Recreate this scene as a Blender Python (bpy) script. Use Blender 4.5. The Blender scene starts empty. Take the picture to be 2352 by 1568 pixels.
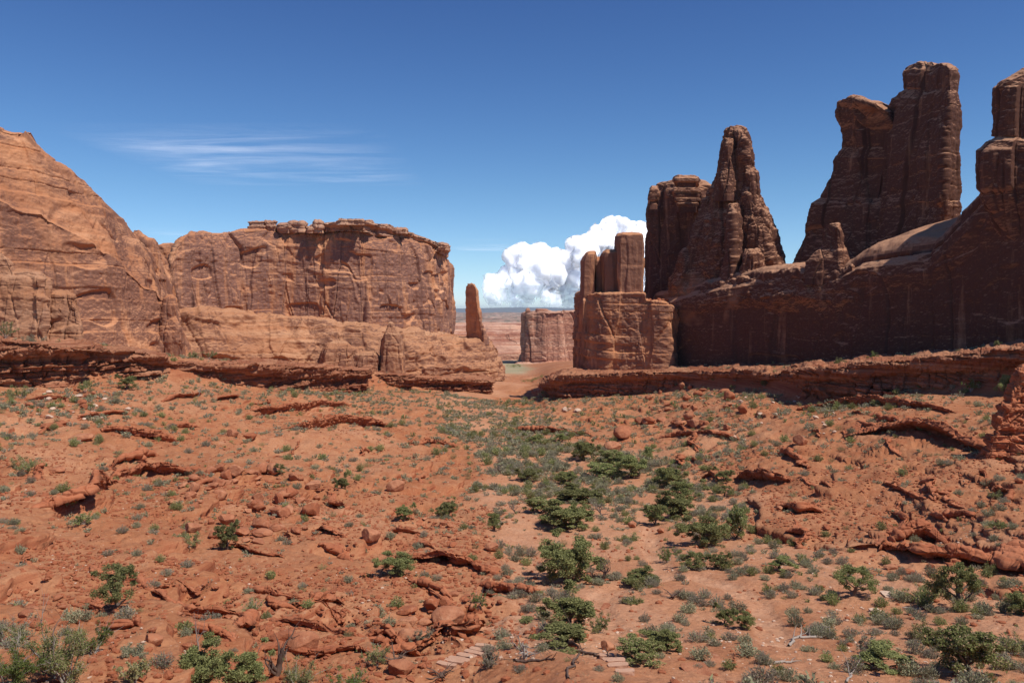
import bpy, bmesh, math, random
import numpy as np
from mathutils import Vector, Matrix

R = math.radians
scn = bpy.context.scene
COL = scn.collection
# ------------------------------------------------------------------ camera, light, exposure
F, CX, VH = 1900.0, 1176.0, 712.0          # focal length and principal column in units of a 2352 px wide picture; VH = eye-level row
cam_d = bpy.data.cameras.new("camera"); cam = bpy.data.objects.new("camera", cam_d); COL.objects.link(cam)
cam_d.sensor_width = 36; cam_d.lens = 36 * F / 2352; cam_d.shift_y = -(784 - VH) / 2352
cam.location = (0, 0, 0); cam.rotation_euler = (R(90), 0, 0)
cam_d.clip_start = 0.5; cam_d.clip_end = 90000
scn.camera = cam
SUN_AZ, SUN_EL = 127.0, 57.0               # azimuth clockwise from the view direction
S = Vector((math.sin(R(SUN_AZ)) * math.cos(R(SUN_EL)), math.cos(R(SUN_AZ)) * math.cos(R(SUN_EL)), math.sin(R(SUN_EL))))
w = bpy.data.worlds.new("World"); scn.world = w; w.use_nodes = True
nt = w.node_tree; nt.nodes.clear()
sky = nt.nodes.new("ShaderNodeTexSky"); sky.sky_type = 'NISHITA'; sky.sun_disc = False
sky.sun_elevation = R(SUN_EL); sky.sun_rotation = R(SUN_AZ); sky.altitude = 1500
sky.air_density = 1.0; sky.dust_density = 0.0; sky.ozone_density = 1.0
bg = nt.nodes.new("ShaderNodeBackground"); bg.inputs[1].default_value = 0.125
wo = nt.nodes.new("ShaderNodeOutputWorld")
hs = nt.nodes.new('ShaderNodeHueSaturation'); hs.inputs['Saturation'].default_value = 1.22
nt.links.new(sky.outputs[0], hs.inputs['Color'])
tcw = nt.nodes.new('ShaderNodeTexCoord'); sx = nt.nodes.new('ShaderNodeSeparateXYZ'); nt.links.new(tcw.outputs['Generated'], sx.inputs[0])
rw_ = nt.nodes.new('ShaderNodeValToRGB'); nt.links.new(sx.outputs[2], rw_.inputs[0]); el = rw_.color_ramp.elements; el.new(0.05); el.new(0.14)   # clear dry air: a deeper blue than the sky model's, most of all at the horizon
for e_, (p_, c_) in zip(el, ((0.0, (0.74, 0.90, 1.30)), (0.05, (0.68, 0.84, 1.04)), (0.14, (0.66, 0.79, 0.92)), (0.36, (0.57, 0.62, 0.82)))): e_.position = p_; e_.color = (*c_, 1)
mw = nt.nodes.new('ShaderNodeMix'); mw.data_type = 'RGBA'; mw.blend_type = 'MULTIPLY'; mw.inputs[0].default_value = 1.0
nt.links.new(hs.outputs[0], mw.inputs[6]); nt.links.new(rw_.outputs[0], mw.inputs[7]); nt.links.new(mw.outputs[2], bg.inputs[0]); nt.links.new(bg.outputs[0], wo.inputs[0])
sd = bpy.data.lights.new("sun", 'SUN'); sd.energy = 4.6; sd.angle = R(0.53); sd.color = (1.0, 0.955, 0.88)
so = bpy.data.objects.new("sun", sd); COL.objects.link(so); so.rotation_euler = S.to_track_quat('Z', 'Y').to_euler()
scn.view_settings.view_transform = 'Standard'; scn.view_settings.look = 'None'
scn.view_settings.exposure = 0.0; scn.view_settings.gamma = 1.0
scn.cycles.max_bounces = 6; scn.cycles.diffuse_bounces = 2; scn.cycles.transparent_max_bounces = 24; scn.cycles.volume_bounces = 0

# ------------------------------------------------------------------ noise
U = np.uint32
def _h(ix, iy, iz, seed):
    h = ix.astype(np.int64).astype(U) * U(374761393) + iy.astype(np.int64).astype(U) * U(668265263) + iz.astype(np.int64).astype(U) * U(2246822519) + U((seed * 3266489917) & 0xffffffff)
    h = (h ^ (h >> U(13))) * U(1274126177); h = (h ^ (h >> U(16))) * U(2654435761); h ^= h >> U(15)
    return h.astype(np.float64) / 4294967295.0
def vn3(x, y, z, seed=0):
    x, y, z = np.broadcast_arrays(np.asarray(x, float), np.asarray(y, float), np.asarray(z, float))
    i, j, k = np.floor(x), np.floor(y), np.floor(z)
    a, b, c = x - i, y - j, z - k
    a, b, c = a*a*a*(a*(a*6-15)+10), b*b*b*(b*(b*6-15)+10), c*c*c*(c*(c*6-15)+10)
    g = lambda p, q, r: _h(i + p, j + q, k + r, seed)
    l = lambda p, q, t: p + (q - p) * t
    return l(l(l(g(0,0,0), g(1,0,0), a), l(g(0,1,0), g(1,1,0), a), b), l(l(g(0,0,1), g(1,0,1), a), l(g(0,1,1), g(1,1,1), a), b), c) * 2 - 1
def vn2(x, y, seed=0):
    x, y = np.broadcast_arrays(np.asarray(x, float), np.asarray(y, float))
    i, j = np.floor(x), np.floor(y); a, b = x - i, y - j
    a, b = a*a*a*(a*(a*6-15)+10), b*b*b*(b*(b*6-15)+10); z = np.zeros_like(i)
    g = lambda p, q: _h(i + p, j + q, z, seed)
    return ((g(0,0)*(1-a)+g(1,0)*a)*(1-b) + (g(0,1)*(1-a)+g(1,1)*a)*b) * 2 - 1
def fb2(x, y, oc=4, seed=0, gain=0.5):
    s = 0; a = 1.0; t = 0
    for o in range(oc):
        s = s + a * vn2(x * 2**o * 1.03 + 17*o, y * 2**o - 9*o, seed + o); t += a; a *= gain
    return s / t
def fb3(x, y, z, oc=4, seed=0, gain=0.5):
    s = 0; a = 1.0; t = 0
    for o in range(oc):
        s = s + a * vn3(x * 2**o + 17*o, y * 2**o - 9*o, z * 2**o + 3*o, seed + o); t += a; a *= gain
    return s / t
def cell(x, y, z, seed=0):
    """F1, F2 and the random value of the nearest cell."""
    i, j, k = np.floor(x), np.floor(y), np.floor(z)
    f1 = np.full(x.shape, 9.0); f2 = np.full(x.shape, 9.0); idv = np.zeros(x.shape)
    for p in (-1, 0, 1):
        for q in (-1, 0, 1):
            for r in (-1, 0, 1):
                a, b, c = i + p, j + q, k + r
                d = np.sqrt((a + _h(a, b, c, seed) - x)**2 + (b + _h(a, b, c, seed+1) - y)**2 + (c + _h(a, b, c, seed+2) - z)**2)
                m = d < f1
                f2 = np.where(m, f1, np.minimum(f2, d)); idv = np.where(m, _h(a, b, c, seed+3), idv); f1 = np.where(m, d, f1)
    return f1, f2, idv
def sstep(a, b, x):
    t = np.clip((x - a) / (b - a), 0, 1); return t*t*(3-2*t)

# ------------------------------------------------------------------ object helpers
def tag(o, label=None, cat=None, group=None, kind=None):
    if label: o['label'] = label
    if cat: o['category'] = cat
    if group: o['group'] = group
    if kind: o['kind'] = kind
    return o
def mesh_np(name, V, Fc, mat=None, smooth=True):
    """V (n,3); Fc: (m,k) array of faces, or a list of such arrays."""
    me = bpy.data.meshes.new(name)
    Fl = Fc if isinstance(Fc, list) else [Fc]
    loops = np.concatenate([f.ravel() for f in Fl]).astype(np.int32)
    tot = np.concatenate([np.full(len(f), f.shape[1]) for f in Fl]).astype(np.int32)
    st = np.concatenate([[0], np.cumsum(tot)[:-1]]).astype(np.int32)
    me.vertices.add(len(V)); me.vertices.foreach_set("co", np.ascontiguousarray(V, np.float32).ravel())
    me.loops.add(len(loops)); me.loops.foreach_set("vertex_index", loops)
    me.polygons.add(len(tot)); me.polygons.foreach_set("loop_start", st); me.polygons.foreach_set("loop_total", tot)
    me.polygons.foreach_set("use_smooth", np.full(len(tot), smooth))
    me.update(calc_edges=True)
    if mat:
        for m in (mat if isinstance(mat, (list, tuple)) else [mat]): me.materials.append(m)
    return me
def obj(name, me, parent=None, loc=(0, 0, 0)):
    o = bpy.data.objects.new(name, me); COL.objects.link(o); o.location = loc
    if parent: o.parent = parent
    return o
def empty(name, loc=(0, 0, 0)):
    o = bpy.data.objects.new(name, None); COL.objects.link(o); o.location = loc; return o
def copy_tree(o, parent=None):
    c = o.copy(); COL.objects.link(c)
    if parent: c.parent = parent
    for ch in list(o.children): copy_tree(ch, c)
    return c
def grid_faces(nr, nc, wrap=False):
    r = np.arange(nr - 1)[:, None]; c = np.arange(nc if wrap else nc - 1)[None, :]
    c2 = (c + 1) % nc
    return np.stack([r*nc + c, r*nc + c2, (r+1)*nc + c2, (r+1)*nc + c], -1).reshape(-1, 4)
def pix(u, v, Y): return ((u - CX) / F * Y, Y, (VH - v) / F * Y)

# ------------------------------------------------------------------ materials
class NT:
    def __init__(s, name):
        s.m = bpy.data.materials.new(name); s.m.use_nodes = True; s.t = s.m.node_tree; s.t.nodes.clear()
        s.out = s.t.nodes.new("ShaderNodeOutputMaterial")
    def n(s, typ, **kw):
        nd = s.t.nodes.new(typ)
        for k, v in kw.items():
            if k.startswith('i_'):
                key = k[2:]; key = int(key) if key.isdigit() else key
                if hasattr(v, 'is_output'): s.t.links.new(v, nd.inputs[key])
                else: nd.inputs[key].default_value = v
            else: setattr(nd, k, v)
        return nd
    def noise(s, vec, scale, detail=4, rough=0.55, dist=0.0):
        return s.n("ShaderNodeTexNoise", i_Vector=vec, i_Scale=scale, i_Detail=detail, i_Roughness=rough, i_Distortion=dist).outputs['Fac']
    def ramp(s, fac, stops):
        nd = s.n("ShaderNodeValToRGB", i_Fac=fac); e = nd.color_ramp.elements
        while len(e) < len(stops): e.new(0.5)
        for x, (p, c) in zip(e, stops): x.position = p; x.color = (*c, 1) if len(c) == 3 else c
        return nd.outputs[0]
    def rng(s, fac, a, b, c=0.0, d=1.0):
        return s.n("ShaderNodeMapRange", i_0=fac, i_1=a, i_2=b, i_3=c, i_4=d).outputs[0]
    def math(s, op, a, b=0.0):
        return s.n("ShaderNodeMath", operation=op, i_0=a, i_1=b).outputs[0]
    def mix(s, fac, a, b, typ='MIX'):
        nd = s.n("ShaderNodeMix", data_type='RGBA', blend_type=typ)
        for k, v in ((0, fac), (6, a), (7, b)):
            if hasattr(v, 'is_output'): s.t.links.new(v, nd.inputs[k])
            else: nd.inputs[k].default_value = ((*v, 1) if isinstance(v, tuple) and len(v) == 3 else v)
        return nd.outputs[2]
    def vec(s, v, sc):
        return s.n("ShaderNodeVectorMath", operation='MULTIPLY', i_0=v, i_1=sc).outputs[0]
    def bsdf(s, col, rough=0.9, bump=None, bstr=0.5, bdist=0.1, spec=0.15):
        p = s.n("ShaderNodeBsdfPrincipled", i_Roughness=rough)
        p.inputs['Specular IOR Level'].default_value = spec
        if hasattr(col, 'is_output'): s.t.links.new(col, p.inputs['Base Color'])
        else: p.inputs['Base Color'].default_value = (*col, 1)
        if bump is not None:
            b = s.n("ShaderNodeBump", i_Strength=bstr, i_Distance=bdist, i_Height=bump); s.t.links.new(b.outputs[0], p.inputs['Normal'])
        s.t.links.new(p.outputs[0], s.out.inputs[0]); return p

def rock_mat(name, base, pale, dark, varnish, strat=0.35, vamt=0.8, streak=1.0, sc=1.0, bd=0.5, layers=0.0, vth=0.0, bz=3.0, tops=0.0):
    """Sandstone: level strata, blotches, upright streaks of desert varnish on steep faces, fine grain relief. sc scales the pattern (1 = cliffs of 60 m)."""
    t = NT(name)
    geo = t.n("ShaderNodeNewGeometry"); P = geo.outputs['Position']; Nn = geo.outputs['True Normal']
    nz = t.n("ShaderNodeSeparateXYZ", i_0=Nn).outputs[2]
    steep = t.rng(t.math('ABSOLUTE', nz), 0.75, 0.25)
    st = t.noise(t.vec(P, (0.012*sc, 0.012*sc, strat*sc)), 1.0, 5, 0.65, 0.1)
    bl = t.noise(P, 0.05*sc, 6, 0.6, 0.4)
    c = t.mix(t.rng(st, 0.35, 0.68), base, pale)
    c = t.mix(t.rng(bl, 0.42, 0.7, 0, 0.75), c, dark)
    if layers:
        ly = t.noise(t.vec(P, (0.03*sc, 0.03*sc, 1.4*sc)), 1.0, 4, 0.7, 0.2)
        c = t.mix(t.rng(ly, 0.52, 0.62, 0, layers), c, pale)
        c = t.mix(t.rng(ly, 0.44, 0.36, 0, layers), c, dark)
    vs = t.noise(t.vec(P, (0.16*sc, 0.16*sc, 0.012*sc)), 1.0, 7, 0.68, 0.2)
    vp = t.noise(t.vec(P, (0.022*sc, 0.022*sc, 0.03*sc)), 1.0, 4, 0.6, 0.6)
    va = t.math('MULTIPLY', t.math('MULTIPLY', t.rng(vs, 0.42 - vth, 0.54 - vth), t.rng(vp, 0.42 - vth, 0.50 - vth)), steep)
    c = t.mix(t.math('MULTIPLY', va, vamt), c, varnish)
    ws = t.noise(t.vec(P, (0.5*sc, 0.5*sc, 0.02*sc)), 1.0, 4, 0.6, 0.0)
    c = t.mix(t.math('MULTIPLY', t.math('MULTIPLY', t.rng(ws, 0.62, 0.75), steep), 0.35*streak), c, pale)
    if tops: c = t.mix(t.rng(nz, 0.35, 0.8, 0, tops), c, pale)      # varnish-free tops, painted paler still so the sunlit ramps look brighter
    gr = t.noise(P, 1.3*sc, 5, 0.7)
    c = t.mix(t.rng(gr, 0.3, 0.7, 0.35, 0.0), c, dark)
    g2 = t.noise(t.vec(P, (1, 1, bz)), 0.7*sc, 8, 0.72, 0.1)
    t.bsdf(c, 0.92, g2, 0.75, bd/sc)
    return t.m
ORANGE = dict(base=(0.496, 0.205, 0.091), pale=(0.661, 0.340, 0.184), dark=(0.354, 0.135, 0.064), varnish=(0.183, 0.092, 0.068))
M = {}
M['cliff'] = rock_mat("sandstone_cliff", **ORANGE, vamt=0.9, vth=0.04, bz=0.5)
M['mesa'] = rock_mat("sandstone_mesa", (0.519, 0.223, 0.103), (0.684, 0.364, 0.200), (0.378, 0.152, 0.074), (0.183, 0.099, 0.082), vamt=0.95, sc=0.8, vth=0.05, bz=0.35)
M['bench'] = rock_mat("slickrock_bench", (0.470, 0.208, 0.102), (0.600, 0.338, 0.193), (0.340, 0.144, 0.070), (0.200, 0.099, 0.071), vamt=0.8, strat=0.6, sc=0.9, vth=0.03, layers=0.25)
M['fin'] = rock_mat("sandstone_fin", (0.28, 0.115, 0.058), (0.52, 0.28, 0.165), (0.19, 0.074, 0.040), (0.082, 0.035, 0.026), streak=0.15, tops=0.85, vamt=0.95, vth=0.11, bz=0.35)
M['ledge'] = rock_mat("layered_ledge", (0.30, 0.098, 0.046), (0.48, 0.235, 0.13), (0.17, 0.055, 0.028), (0.17, 0.06, 0.04), vamt=0.4, strat=1.6, sc=1.0, layers=0.75, bd=0.3)
M['block'] = rock_mat("tan_block_rock", (0.44, 0.20, 0.10), (0.52, 0.29, 0.175), (0.33, 0.14, 0.07), (0.22, 0.11, 0.08), vamt=0.5, strat=0.3, sc=1.3)
M['cap'] = rock_mat("pale_cap_rock", (0.46, 0.23, 0.13), (0.60, 0.38, 0.26), (0.30, 0.13, 0.075), (0.18, 0.09, 0.07), vamt=0.5, strat=2.0, layers=0.5)
M['outcrop'] = rock_mat("red_outcrop", (0.40, 0.125, 0.055), (0.50, 0.20, 0.10), (0.27, 0.078, 0.036), (0.22, 0.07, 0.038), vamt=0.3, strat=1.5, sc=2.5, bd=0.25, layers=0.3)
M['far'] = rock_mat("far_banded_rock", (0.50, 0.20, 0.105), (0.70, 0.44, 0.30), (0.27, 0.095, 0.06), (0.24, 0.11, 0.075), vamt=0.7, strat=0.7, sc=0.25, layers=1.0, vth=0.02)

def boulder_mat():
    t = NT("boulder_stone"); tc = t.n("ShaderNodeTexCoord").outputs['Object']; rnd = t.n("ShaderNodeObjectInfo").outputs['Random']
    P = t.n("ShaderNodeNewGeometry").outputs['Position']
    a = t.mix(rnd, (0.36, 0.115, 0.052), (0.50, 0.225, 0.12))
    c = t.mix(t.rng(t.noise(P, 1.2, 5, 0.6), 0.4, 0.65, 0, 0.7), a, (0.27, 0.085, 0.042))
    c = t.mix(t.rng(t.noise(P, 2.6, 5, 0.6), 0.58, 0.7, 0, 0.5), c, (0.56, 0.30, 0.18))
    t.bsdf(c, 0.92, t.noise(P, 5, 8, 0.72), 0.8, 0.12); return t.m
M['boulder'] = boulder_mat()
def pale_stone(pink=False):
    t = NT("pink_step_stone") if pink else NT("pale_stone"); P = t.n("ShaderNodeNewGeometry").outputs['Position']
    c = t.mix(t.noise(P, 1.5, 5, 0.6), *(((0.44, 0.22, 0.13), (0.58, 0.36, 0.25)) if pink else ((0.52, 0.33, 0.22), (0.66, 0.49, 0.37))))
    t.bsdf(c, 0.92, t.noise(P, 6, 8, 0.72), 0.7, 0.08); return t.m
M['pale'] = pale_stone(); M['step'] = pale_stone(True)
def ground_mat():
    t = NT("red_desert_soil"); geo = t.n("ShaderNodeNewGeometry"); P = geo.outputs['Position']
    nz = t.n("ShaderNodeSeparateXYZ", i_0=geo.outputs['Normal']).outputs[2]
    at = t.n("ShaderNodeAttribute", attribute_name="sand").outputs['Fac']
    pl = t.n("ShaderNodeAttribute", attribute_name="plain").outputs['Fac']
    big = t.noise(P, 0.035, 5, 0.6, 0.5); mid = t.noise(P, 0.35, 6, 0.65, 0.3); fin = t.noise(P, 3.2, 6, 0.7)
    c = t.mix(t.rng(big, 0.35, 0.65), (0.410, 0.164, 0.073), (0.505, 0.245, 0.126))
    c = t.mix(t.rng(mid, 0.45, 0.72, 0, 0.7), c, (0.31, 0.085, 0.036))
    sand = t.mix(t.rng(mid, 0.35, 0.65), (0.53, 0.25, 0.130), (0.62, 0.34, 0.20))
    c = t.mix(t.rng(t.math('ADD', at, t.math('MULTIPLY', t.math('SUBTRACT', big, 0.5), 2.2)), 0.15, 0.95), c, sand)
    ps = t.noise(P, 0.16, 6, 0.7, 0.6)
    c = t.mix(t.rng(ps, 0.60, 0.70, 0, 0.55), c, (0.55, 0.30, 0.175))                 # pale gravelly patches
    sp = t.n("ShaderNodeTexVoronoi", i_Vector=P, i_Scale=2.2).outputs['Distance']
    c = t.mix(t.math('MULTIPLY', t.rng(sp, 0.16, 0.10), t.rng(t.noise(P, 0.5, 3), 0.5, 0.62, 0, 0.8)), c, (0.66, 0.45, 0.33))
    c = t.mix(t.rng(fin, 0.35, 0.65, 0.42, 0.0), c, (0.24, 0.075, 0.035))
    grv = t.noise(P, 1.3, 7, 0.75, 0.4); c = t.mix(t.rng(grv, 0.56, 0.68, 0, 0.5), c, (0.56, 0.30, 0.17)); c = t.mix(t.rng(grv, 0.43, 0.33, 0, 0.55), c, (0.25, 0.078, 0.036))
    # steep breaks in the slope show the bare layered rock
    ly = t.noise(t.vec(P, (0.05, 0.05, 2.2)), 1.0, 4, 0.7, 0.2)
    rockc = t.mix(t.rng(ly, 0.4, 0.62), (0.27, 0.078, 0.036), (0.44, 0.175, 0.085))
    c = t.mix(t.math('MULTIPLY', t.rng(nz, 0.82, 0.62), t.math('SUBTRACT', 1.0, pl)), c, rockc)
    grn = t.mix(t.rng(t.noise(P, 0.02, 5, 0.65), 0.4, 0.6), (0.30, 0.30, 0.17), (0.44, 0.33, 0.20))
    c = t.mix(t.math('MULTIPLY', pl, 0.85), c, grn)
    h = t.math('ADD', t.math('MULTIPLY', mid, 0.6), t.math('MULTIPLY', fin, 0.35))
    h = t.math('ADD', t.math('SUBTRACT', h, t.math('MULTIPLY', sp, 0.06)), t.math('MULTIPLY', grv, 0.5))
    t.bsdf(c, 0.95, h, 0.9, 0.28, 0.08); return t.m
M['ground'] = ground_mat()
def far_ground():
    t = NT("far_plateau"); P = t.n("ShaderNodeNewGeometry").outputs['Position']
    v = t.vec(P, (0.006, 0.0016, 0.01))
    n1 = t.noise(v, 1.0, 8, 0.7, 0.3); n2 = t.noise(t.vec(P, (0.02, 0.006, 0.0)), 1.0, 6, 0.7)
    c = t.mix(t.rng(n1, 0.42, 0.58), (0.36, 0.17, 0.11), (0.58, 0.38, 0.28))
    c = t.mix(t.rng(n2, 0.46, 0.56, 0, 0.9), c, (0.085, 0.10, 0.055)); t.bsdf(c, 0.95); return t.m
M['farground'] = far_ground()
def flat(name, col, var=None, sc=0.001):
    t = NT(name)
    if var: col = t.mix(t.noise(t.n("ShaderNodeNewGeometry").outputs['Position'], sc, 6, 0.6), col, var)
    t.bsdf(col, 0.95); return t.m
M['mount'] = flat("blue_mountain_slopes", (0.10, 0.12, 0.10), (0.20, 0.17, 0.14))
def leaf_mat(name, a, b, dry=None, trans=0.25):
    t = NT(name); geo = t.n("ShaderNodeNewGeometry"); ri = geo.outputs['Random Per Island']; rnd = t.n("ShaderNodeObjectInfo").outputs['Random']
    c = t.mix(ri, a, b)
    tc = t.n("ShaderNodeTexCoord").outputs['Object']
    c = t.mix(t.rng(t.noise(tc, 1.6, 3), 0.35, 0.65, 0, 0.45), c, tuple(x*0.6 for x in a))
    if dry: c = t.mix(t.rng(ri, 0.80, 0.82), c, dry)
    hs = t.n("ShaderNodeHueSaturation", i_Color=c, i_Value=t.rng(rnd, 0, 1, 0.78, 1.2), i_Hue=t.rng(rnd, 0, 1, 0.485, 0.51)).outputs[0]
    d = t.n("ShaderNodeBsdfDiffuse", i_Color=hs); tr = t.n("ShaderNodeBsdfTranslucent", i_Color=hs)
    mx = t.n("ShaderNodeMixShader", i_0=trans); t.t.links.new(d.outputs[0], mx.inputs[1]); t.t.links.new(tr.outputs[0], mx.inputs[2])
    t.t.links.new(mx.outputs[0], t.out.inputs[0]); return t.m
M['juniper'] = leaf_mat("juniper_needles", (0.184, 0.196, 0.072), (0.379, 0.367, 0.150))
M['olive'] = leaf_mat("olive_leaves", (0.210, 0.244, 0.085), (0.418, 0.434, 0.168), (0.528, 0.402, 0.224))
M['sage'] = leaf_mat("grey_sage_leaves", (0.260, 0.255, 0.155), (0.454, 0.438, 0.271), (0.504, 0.413, 0.265))
M['brush'] = leaf_mat("blackbrush_twigs", (0.282, 0.232, 0.173), (0.487, 0.411, 0.306), (0.325, 0.348, 0.178))
M['green'] = leaf_mat("green_leaves", (0.123, 0.162, 0.042), (0.228, 0.261, 0.084))
M['straw'] = leaf_mat("dry_grass_blades", (0.34, 0.28, 0.13), (0.46, 0.38, 0.20), (0.22, 0.24, 0.09))
def wood(name, a, b):
    t = NT(name); tc = t.n("ShaderNodeTexCoord").outputs['Object']
    n = t.noise(t.vec(tc, (9, 9, 1.5)), 1.5, 6, 0.7)
    t.bsdf(t.mix(n, a, b), 0.9, n, 0.8, 0.03); return t.m
M['bark'] = wood("juniper_bark", (0.07, 0.05, 0.04), (0.25, 0.19, 0.15))
M['dead'] = wood("bleached_wood", (0.20, 0.15, 0.12), (0.52, 0.45, 0.38))
M['darkwood'] = wood("charred_brown_wood", (0.035, 0.022, 0.018), (0.24, 0.15, 0.11))

# ------------------------------------------------------------------ terrain
# each column of the valley: picture column, then (row, distance) pairs from near to far; rows are matched by meaning, the ledge last
COLS = {
 -700: [(1700,22),(1500,33),(1300,48),(1130,75),(1000,105),(900,140),(880,160),(770,166),(735,210),(715,600),(752,1300)],
 -250: [(1700,22),(1568,29),(1400,46),(1220,74),(1060,112),(930,158),(885,172),(778,180),(750,222),(720,600),(760,1300)],
    0: [(1700,22),(1568,30),(1380,50),(1200,80),(1040,122),(915,172),(880,183),(785,190),(762,235),(730,600),(770,1300)],
  250: [(1700,22),(1568,32),(1400,50),(1250,76),(1120,108),(960,165),(866,205),(804,211),(790,265),(740,700),(790,1300)],
  380: [(1700,22),(1568,33),(1400,51),(1250,79),(1120,113),(975,170),(868,220),(822,227),(812,330),(750,800),(800,1300)],
  500: [(1700,22),(1568,34),(1400,52),(1250,82),(1100,120),(975,178),(882,236),(834,243),(826,405),(760,800),(820,1300)],
  750: [(1700,23),(1568,34),(1400,54),(1250,85),(1100,133),(980,205),(893,294),(850,300),(846,440),(790,800),(825,1300)],
 1000: [(1700,23),(1568,34),(1400,56),(1250,90),(1110,142),(990,222),(893,350),(866,357),(860,500),(815,900),(828,1300)],
 1130: [(1700,23),(1568,34),(1400,60),(1250,93),(1110,148),(990,233),(890,420),(878,426),(868,560),(848,950),(829,1300)],
 1235: [(1700,23),(1568,35),(1400,62),(1250,95),(1110,152),(990,240),(898,400),(890,406),(872,560),(846,950),(829,1300)],
 1262: [(1700,23),(1568,35),(1400,62),(1250,95),(1110,152),(990,235),(912,322),(873,328),(862,380),(835,950),(829,1300)],
 1500: [(1700,24),(1568,38),(1400,60),(1250,97),(1110,146),(1000,212),(895,305),(853,312),(843,345),(800,900),(826,1300)],
 1750: [(1700,24),(1568,38),(1400,62),(1250,92),(1110,131),(1000,176),(893,250),(852,256),(837,290),(770,800),(815,1300)],
 1850: [(1700,24),(1568,38),(1400,62),(1250,89),(1110,124),(1010,163),(925,208),(852,226),(833,268),(765,800),(810,1300)],
 2100: [(1700,24),(1568,38),(1400,62),(1250,83),(1110,112),(990,148),(893,192),(826,199),(812,236),(745,700),(800,1300)],
 2352: [(1700,24),(1568,38),(1400,60),(1250,76),(1110,100),(990,133),(903,166),(800,173),(792,200),(735,700),(790,1300)],
 2650: [(1700,24),(1568,38),(1400,58),(1250,73),(1110,93),(990,118),(900,145),(785,150),(775,172),(730,700),(780,1300)],
 3100: [(1700,24),(1568,37),(1400,54),(1250,68),(1110,84),(990,102),(900,122),(770,127),(760,146),(725,700),(770,1300)],
}
UT = np.arange(-1000, 3401, 10.0); LY = np.linspace(math.log(4), math.log(1300), 2600); YT = np.exp(LY)
def _table():
    us = sorted(COLS); A = np.array([COLS[u] for u in us], float)
    for k in range(len(A)):   # the slope's step stands just behind the face of the rim ledge
        if us[k] in (1130, 1235): continue
        ym = (A[k, 6, 1] + A[k, 7, 1])/2
        for q, yn in ((6, ym + 2.5), (7, ym + 9.5)):
            zz_ = (VH - A[k, q, 0])*A[k, q, 1]; A[k, q, 1] = yn; A[k, q, 0] = VH - zz_/yn
    Vq = np.stack([np.interp(UT, us, A[:, q, 0]) for q in range(A.shape[1])], 1)
    Yq = np.stack([np.exp(np.interp(UT, us, np.log(A[:, q, 1]))) for q in range(A.shape[1])], 1)
    k = np.ones(5) / 5
    Z = np.empty((len(UT), len(YT)))
    for i in range(len(UT)):
        zq = -Yq[i] * (Vq[i] - VH) / F
        Z[i] = np.interp(YT, np.concatenate([[4, 12], Yq[i]]), np.concatenate([[-3.0, -7.0], zq]))
    g = np.exp(-np.linspace(-2, 2, 9)**2); g /= g.sum()
    Zp = np.pad(Z, ((4, 4), (0, 0)), mode='edge'); Z = sum(g[j] * Zp[j:j+len(UT)] for j in range(9))
    g = np.exp(-np.linspace(-2, 2, 15)**2); g /= g.sum()
    Zp = np.pad(Z, ((0, 0), (7, 7)), mode='edge'); return sum(g[j] * Zp[:, j:j+len(YT)] for j in range(15))
ZT = _table()
def base_z(x, y):
    u = np.clip(CX + F * x / y, UT[0], UT[-1] - 1e-3); l = np.clip(np.log(y), LY[0], LY[-1] - 1e-9)
    a = (u - UT[0]) / 10.0; b = (l - LY[0]) / (LY[1] - LY[0]); i = np.floor(a).astype(int); j = np.floor(b).astype(int); a -= i; b -= j
    i = np.clip(i, 0, len(UT)-2); j = np.clip(j, 0, len(YT)-2)
    return (ZT[i, j]*(1-a) + ZT[i+1, j]*a)*(1-b) + (ZT[i, j+1]*(1-a) + ZT[i+1, j+1]*a)*b
FY = [34, 50, 62, 76, 97, 130, 180, 225, 280, 340, 420, 600]
FL = [1180, 1190, 1190, 1180, 1150, 1110, 1090, 1050, 1010, 1000, 1080, 1080]
FR = [2700, 2700, 2350, 1960, 1740, 1660, 1480, 1330, 1200, 1160, 1200, 1250]
def floor_mask(x, y):
    u = CX + F * x / y + 45 * vn2(x * 0.06, y * 0.06, 77)
    l = np.interp(y, FY, FL); r = np.interp(y, FY, FR)
    e = 45 + 130 * (1 - sstep(45, 80, y))
    return sstep(l - e, l + e, u) * (1 - sstep(r - 60, r + 60, u)) * (1 - sstep(400, 640, y))
TRAILS = []   # filled with world polylines below
def seg_dist(x, y, pts):
    d = np.full(x.shape, 1e9)
    for (x0, y0), (x1, y1) in zip(pts[:-1], pts[1:]):
        dx, dy = x1 - x0, y1 - y0; t = np.clip(((x - x0)*dx + (y - y0)*dy) / (dx*dx + dy*dy), 0, 1)
        d = np.minimum(d, np.hypot(x - x0 - t*dx, y - y0 - t*dy))
    return d
_LU = sorted(COLS); _LYb = np.array([COLS[u][6][1] for u in _LU], float); _LYt = np.array([COLS[u][7][1] for u in _LU], float)
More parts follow.
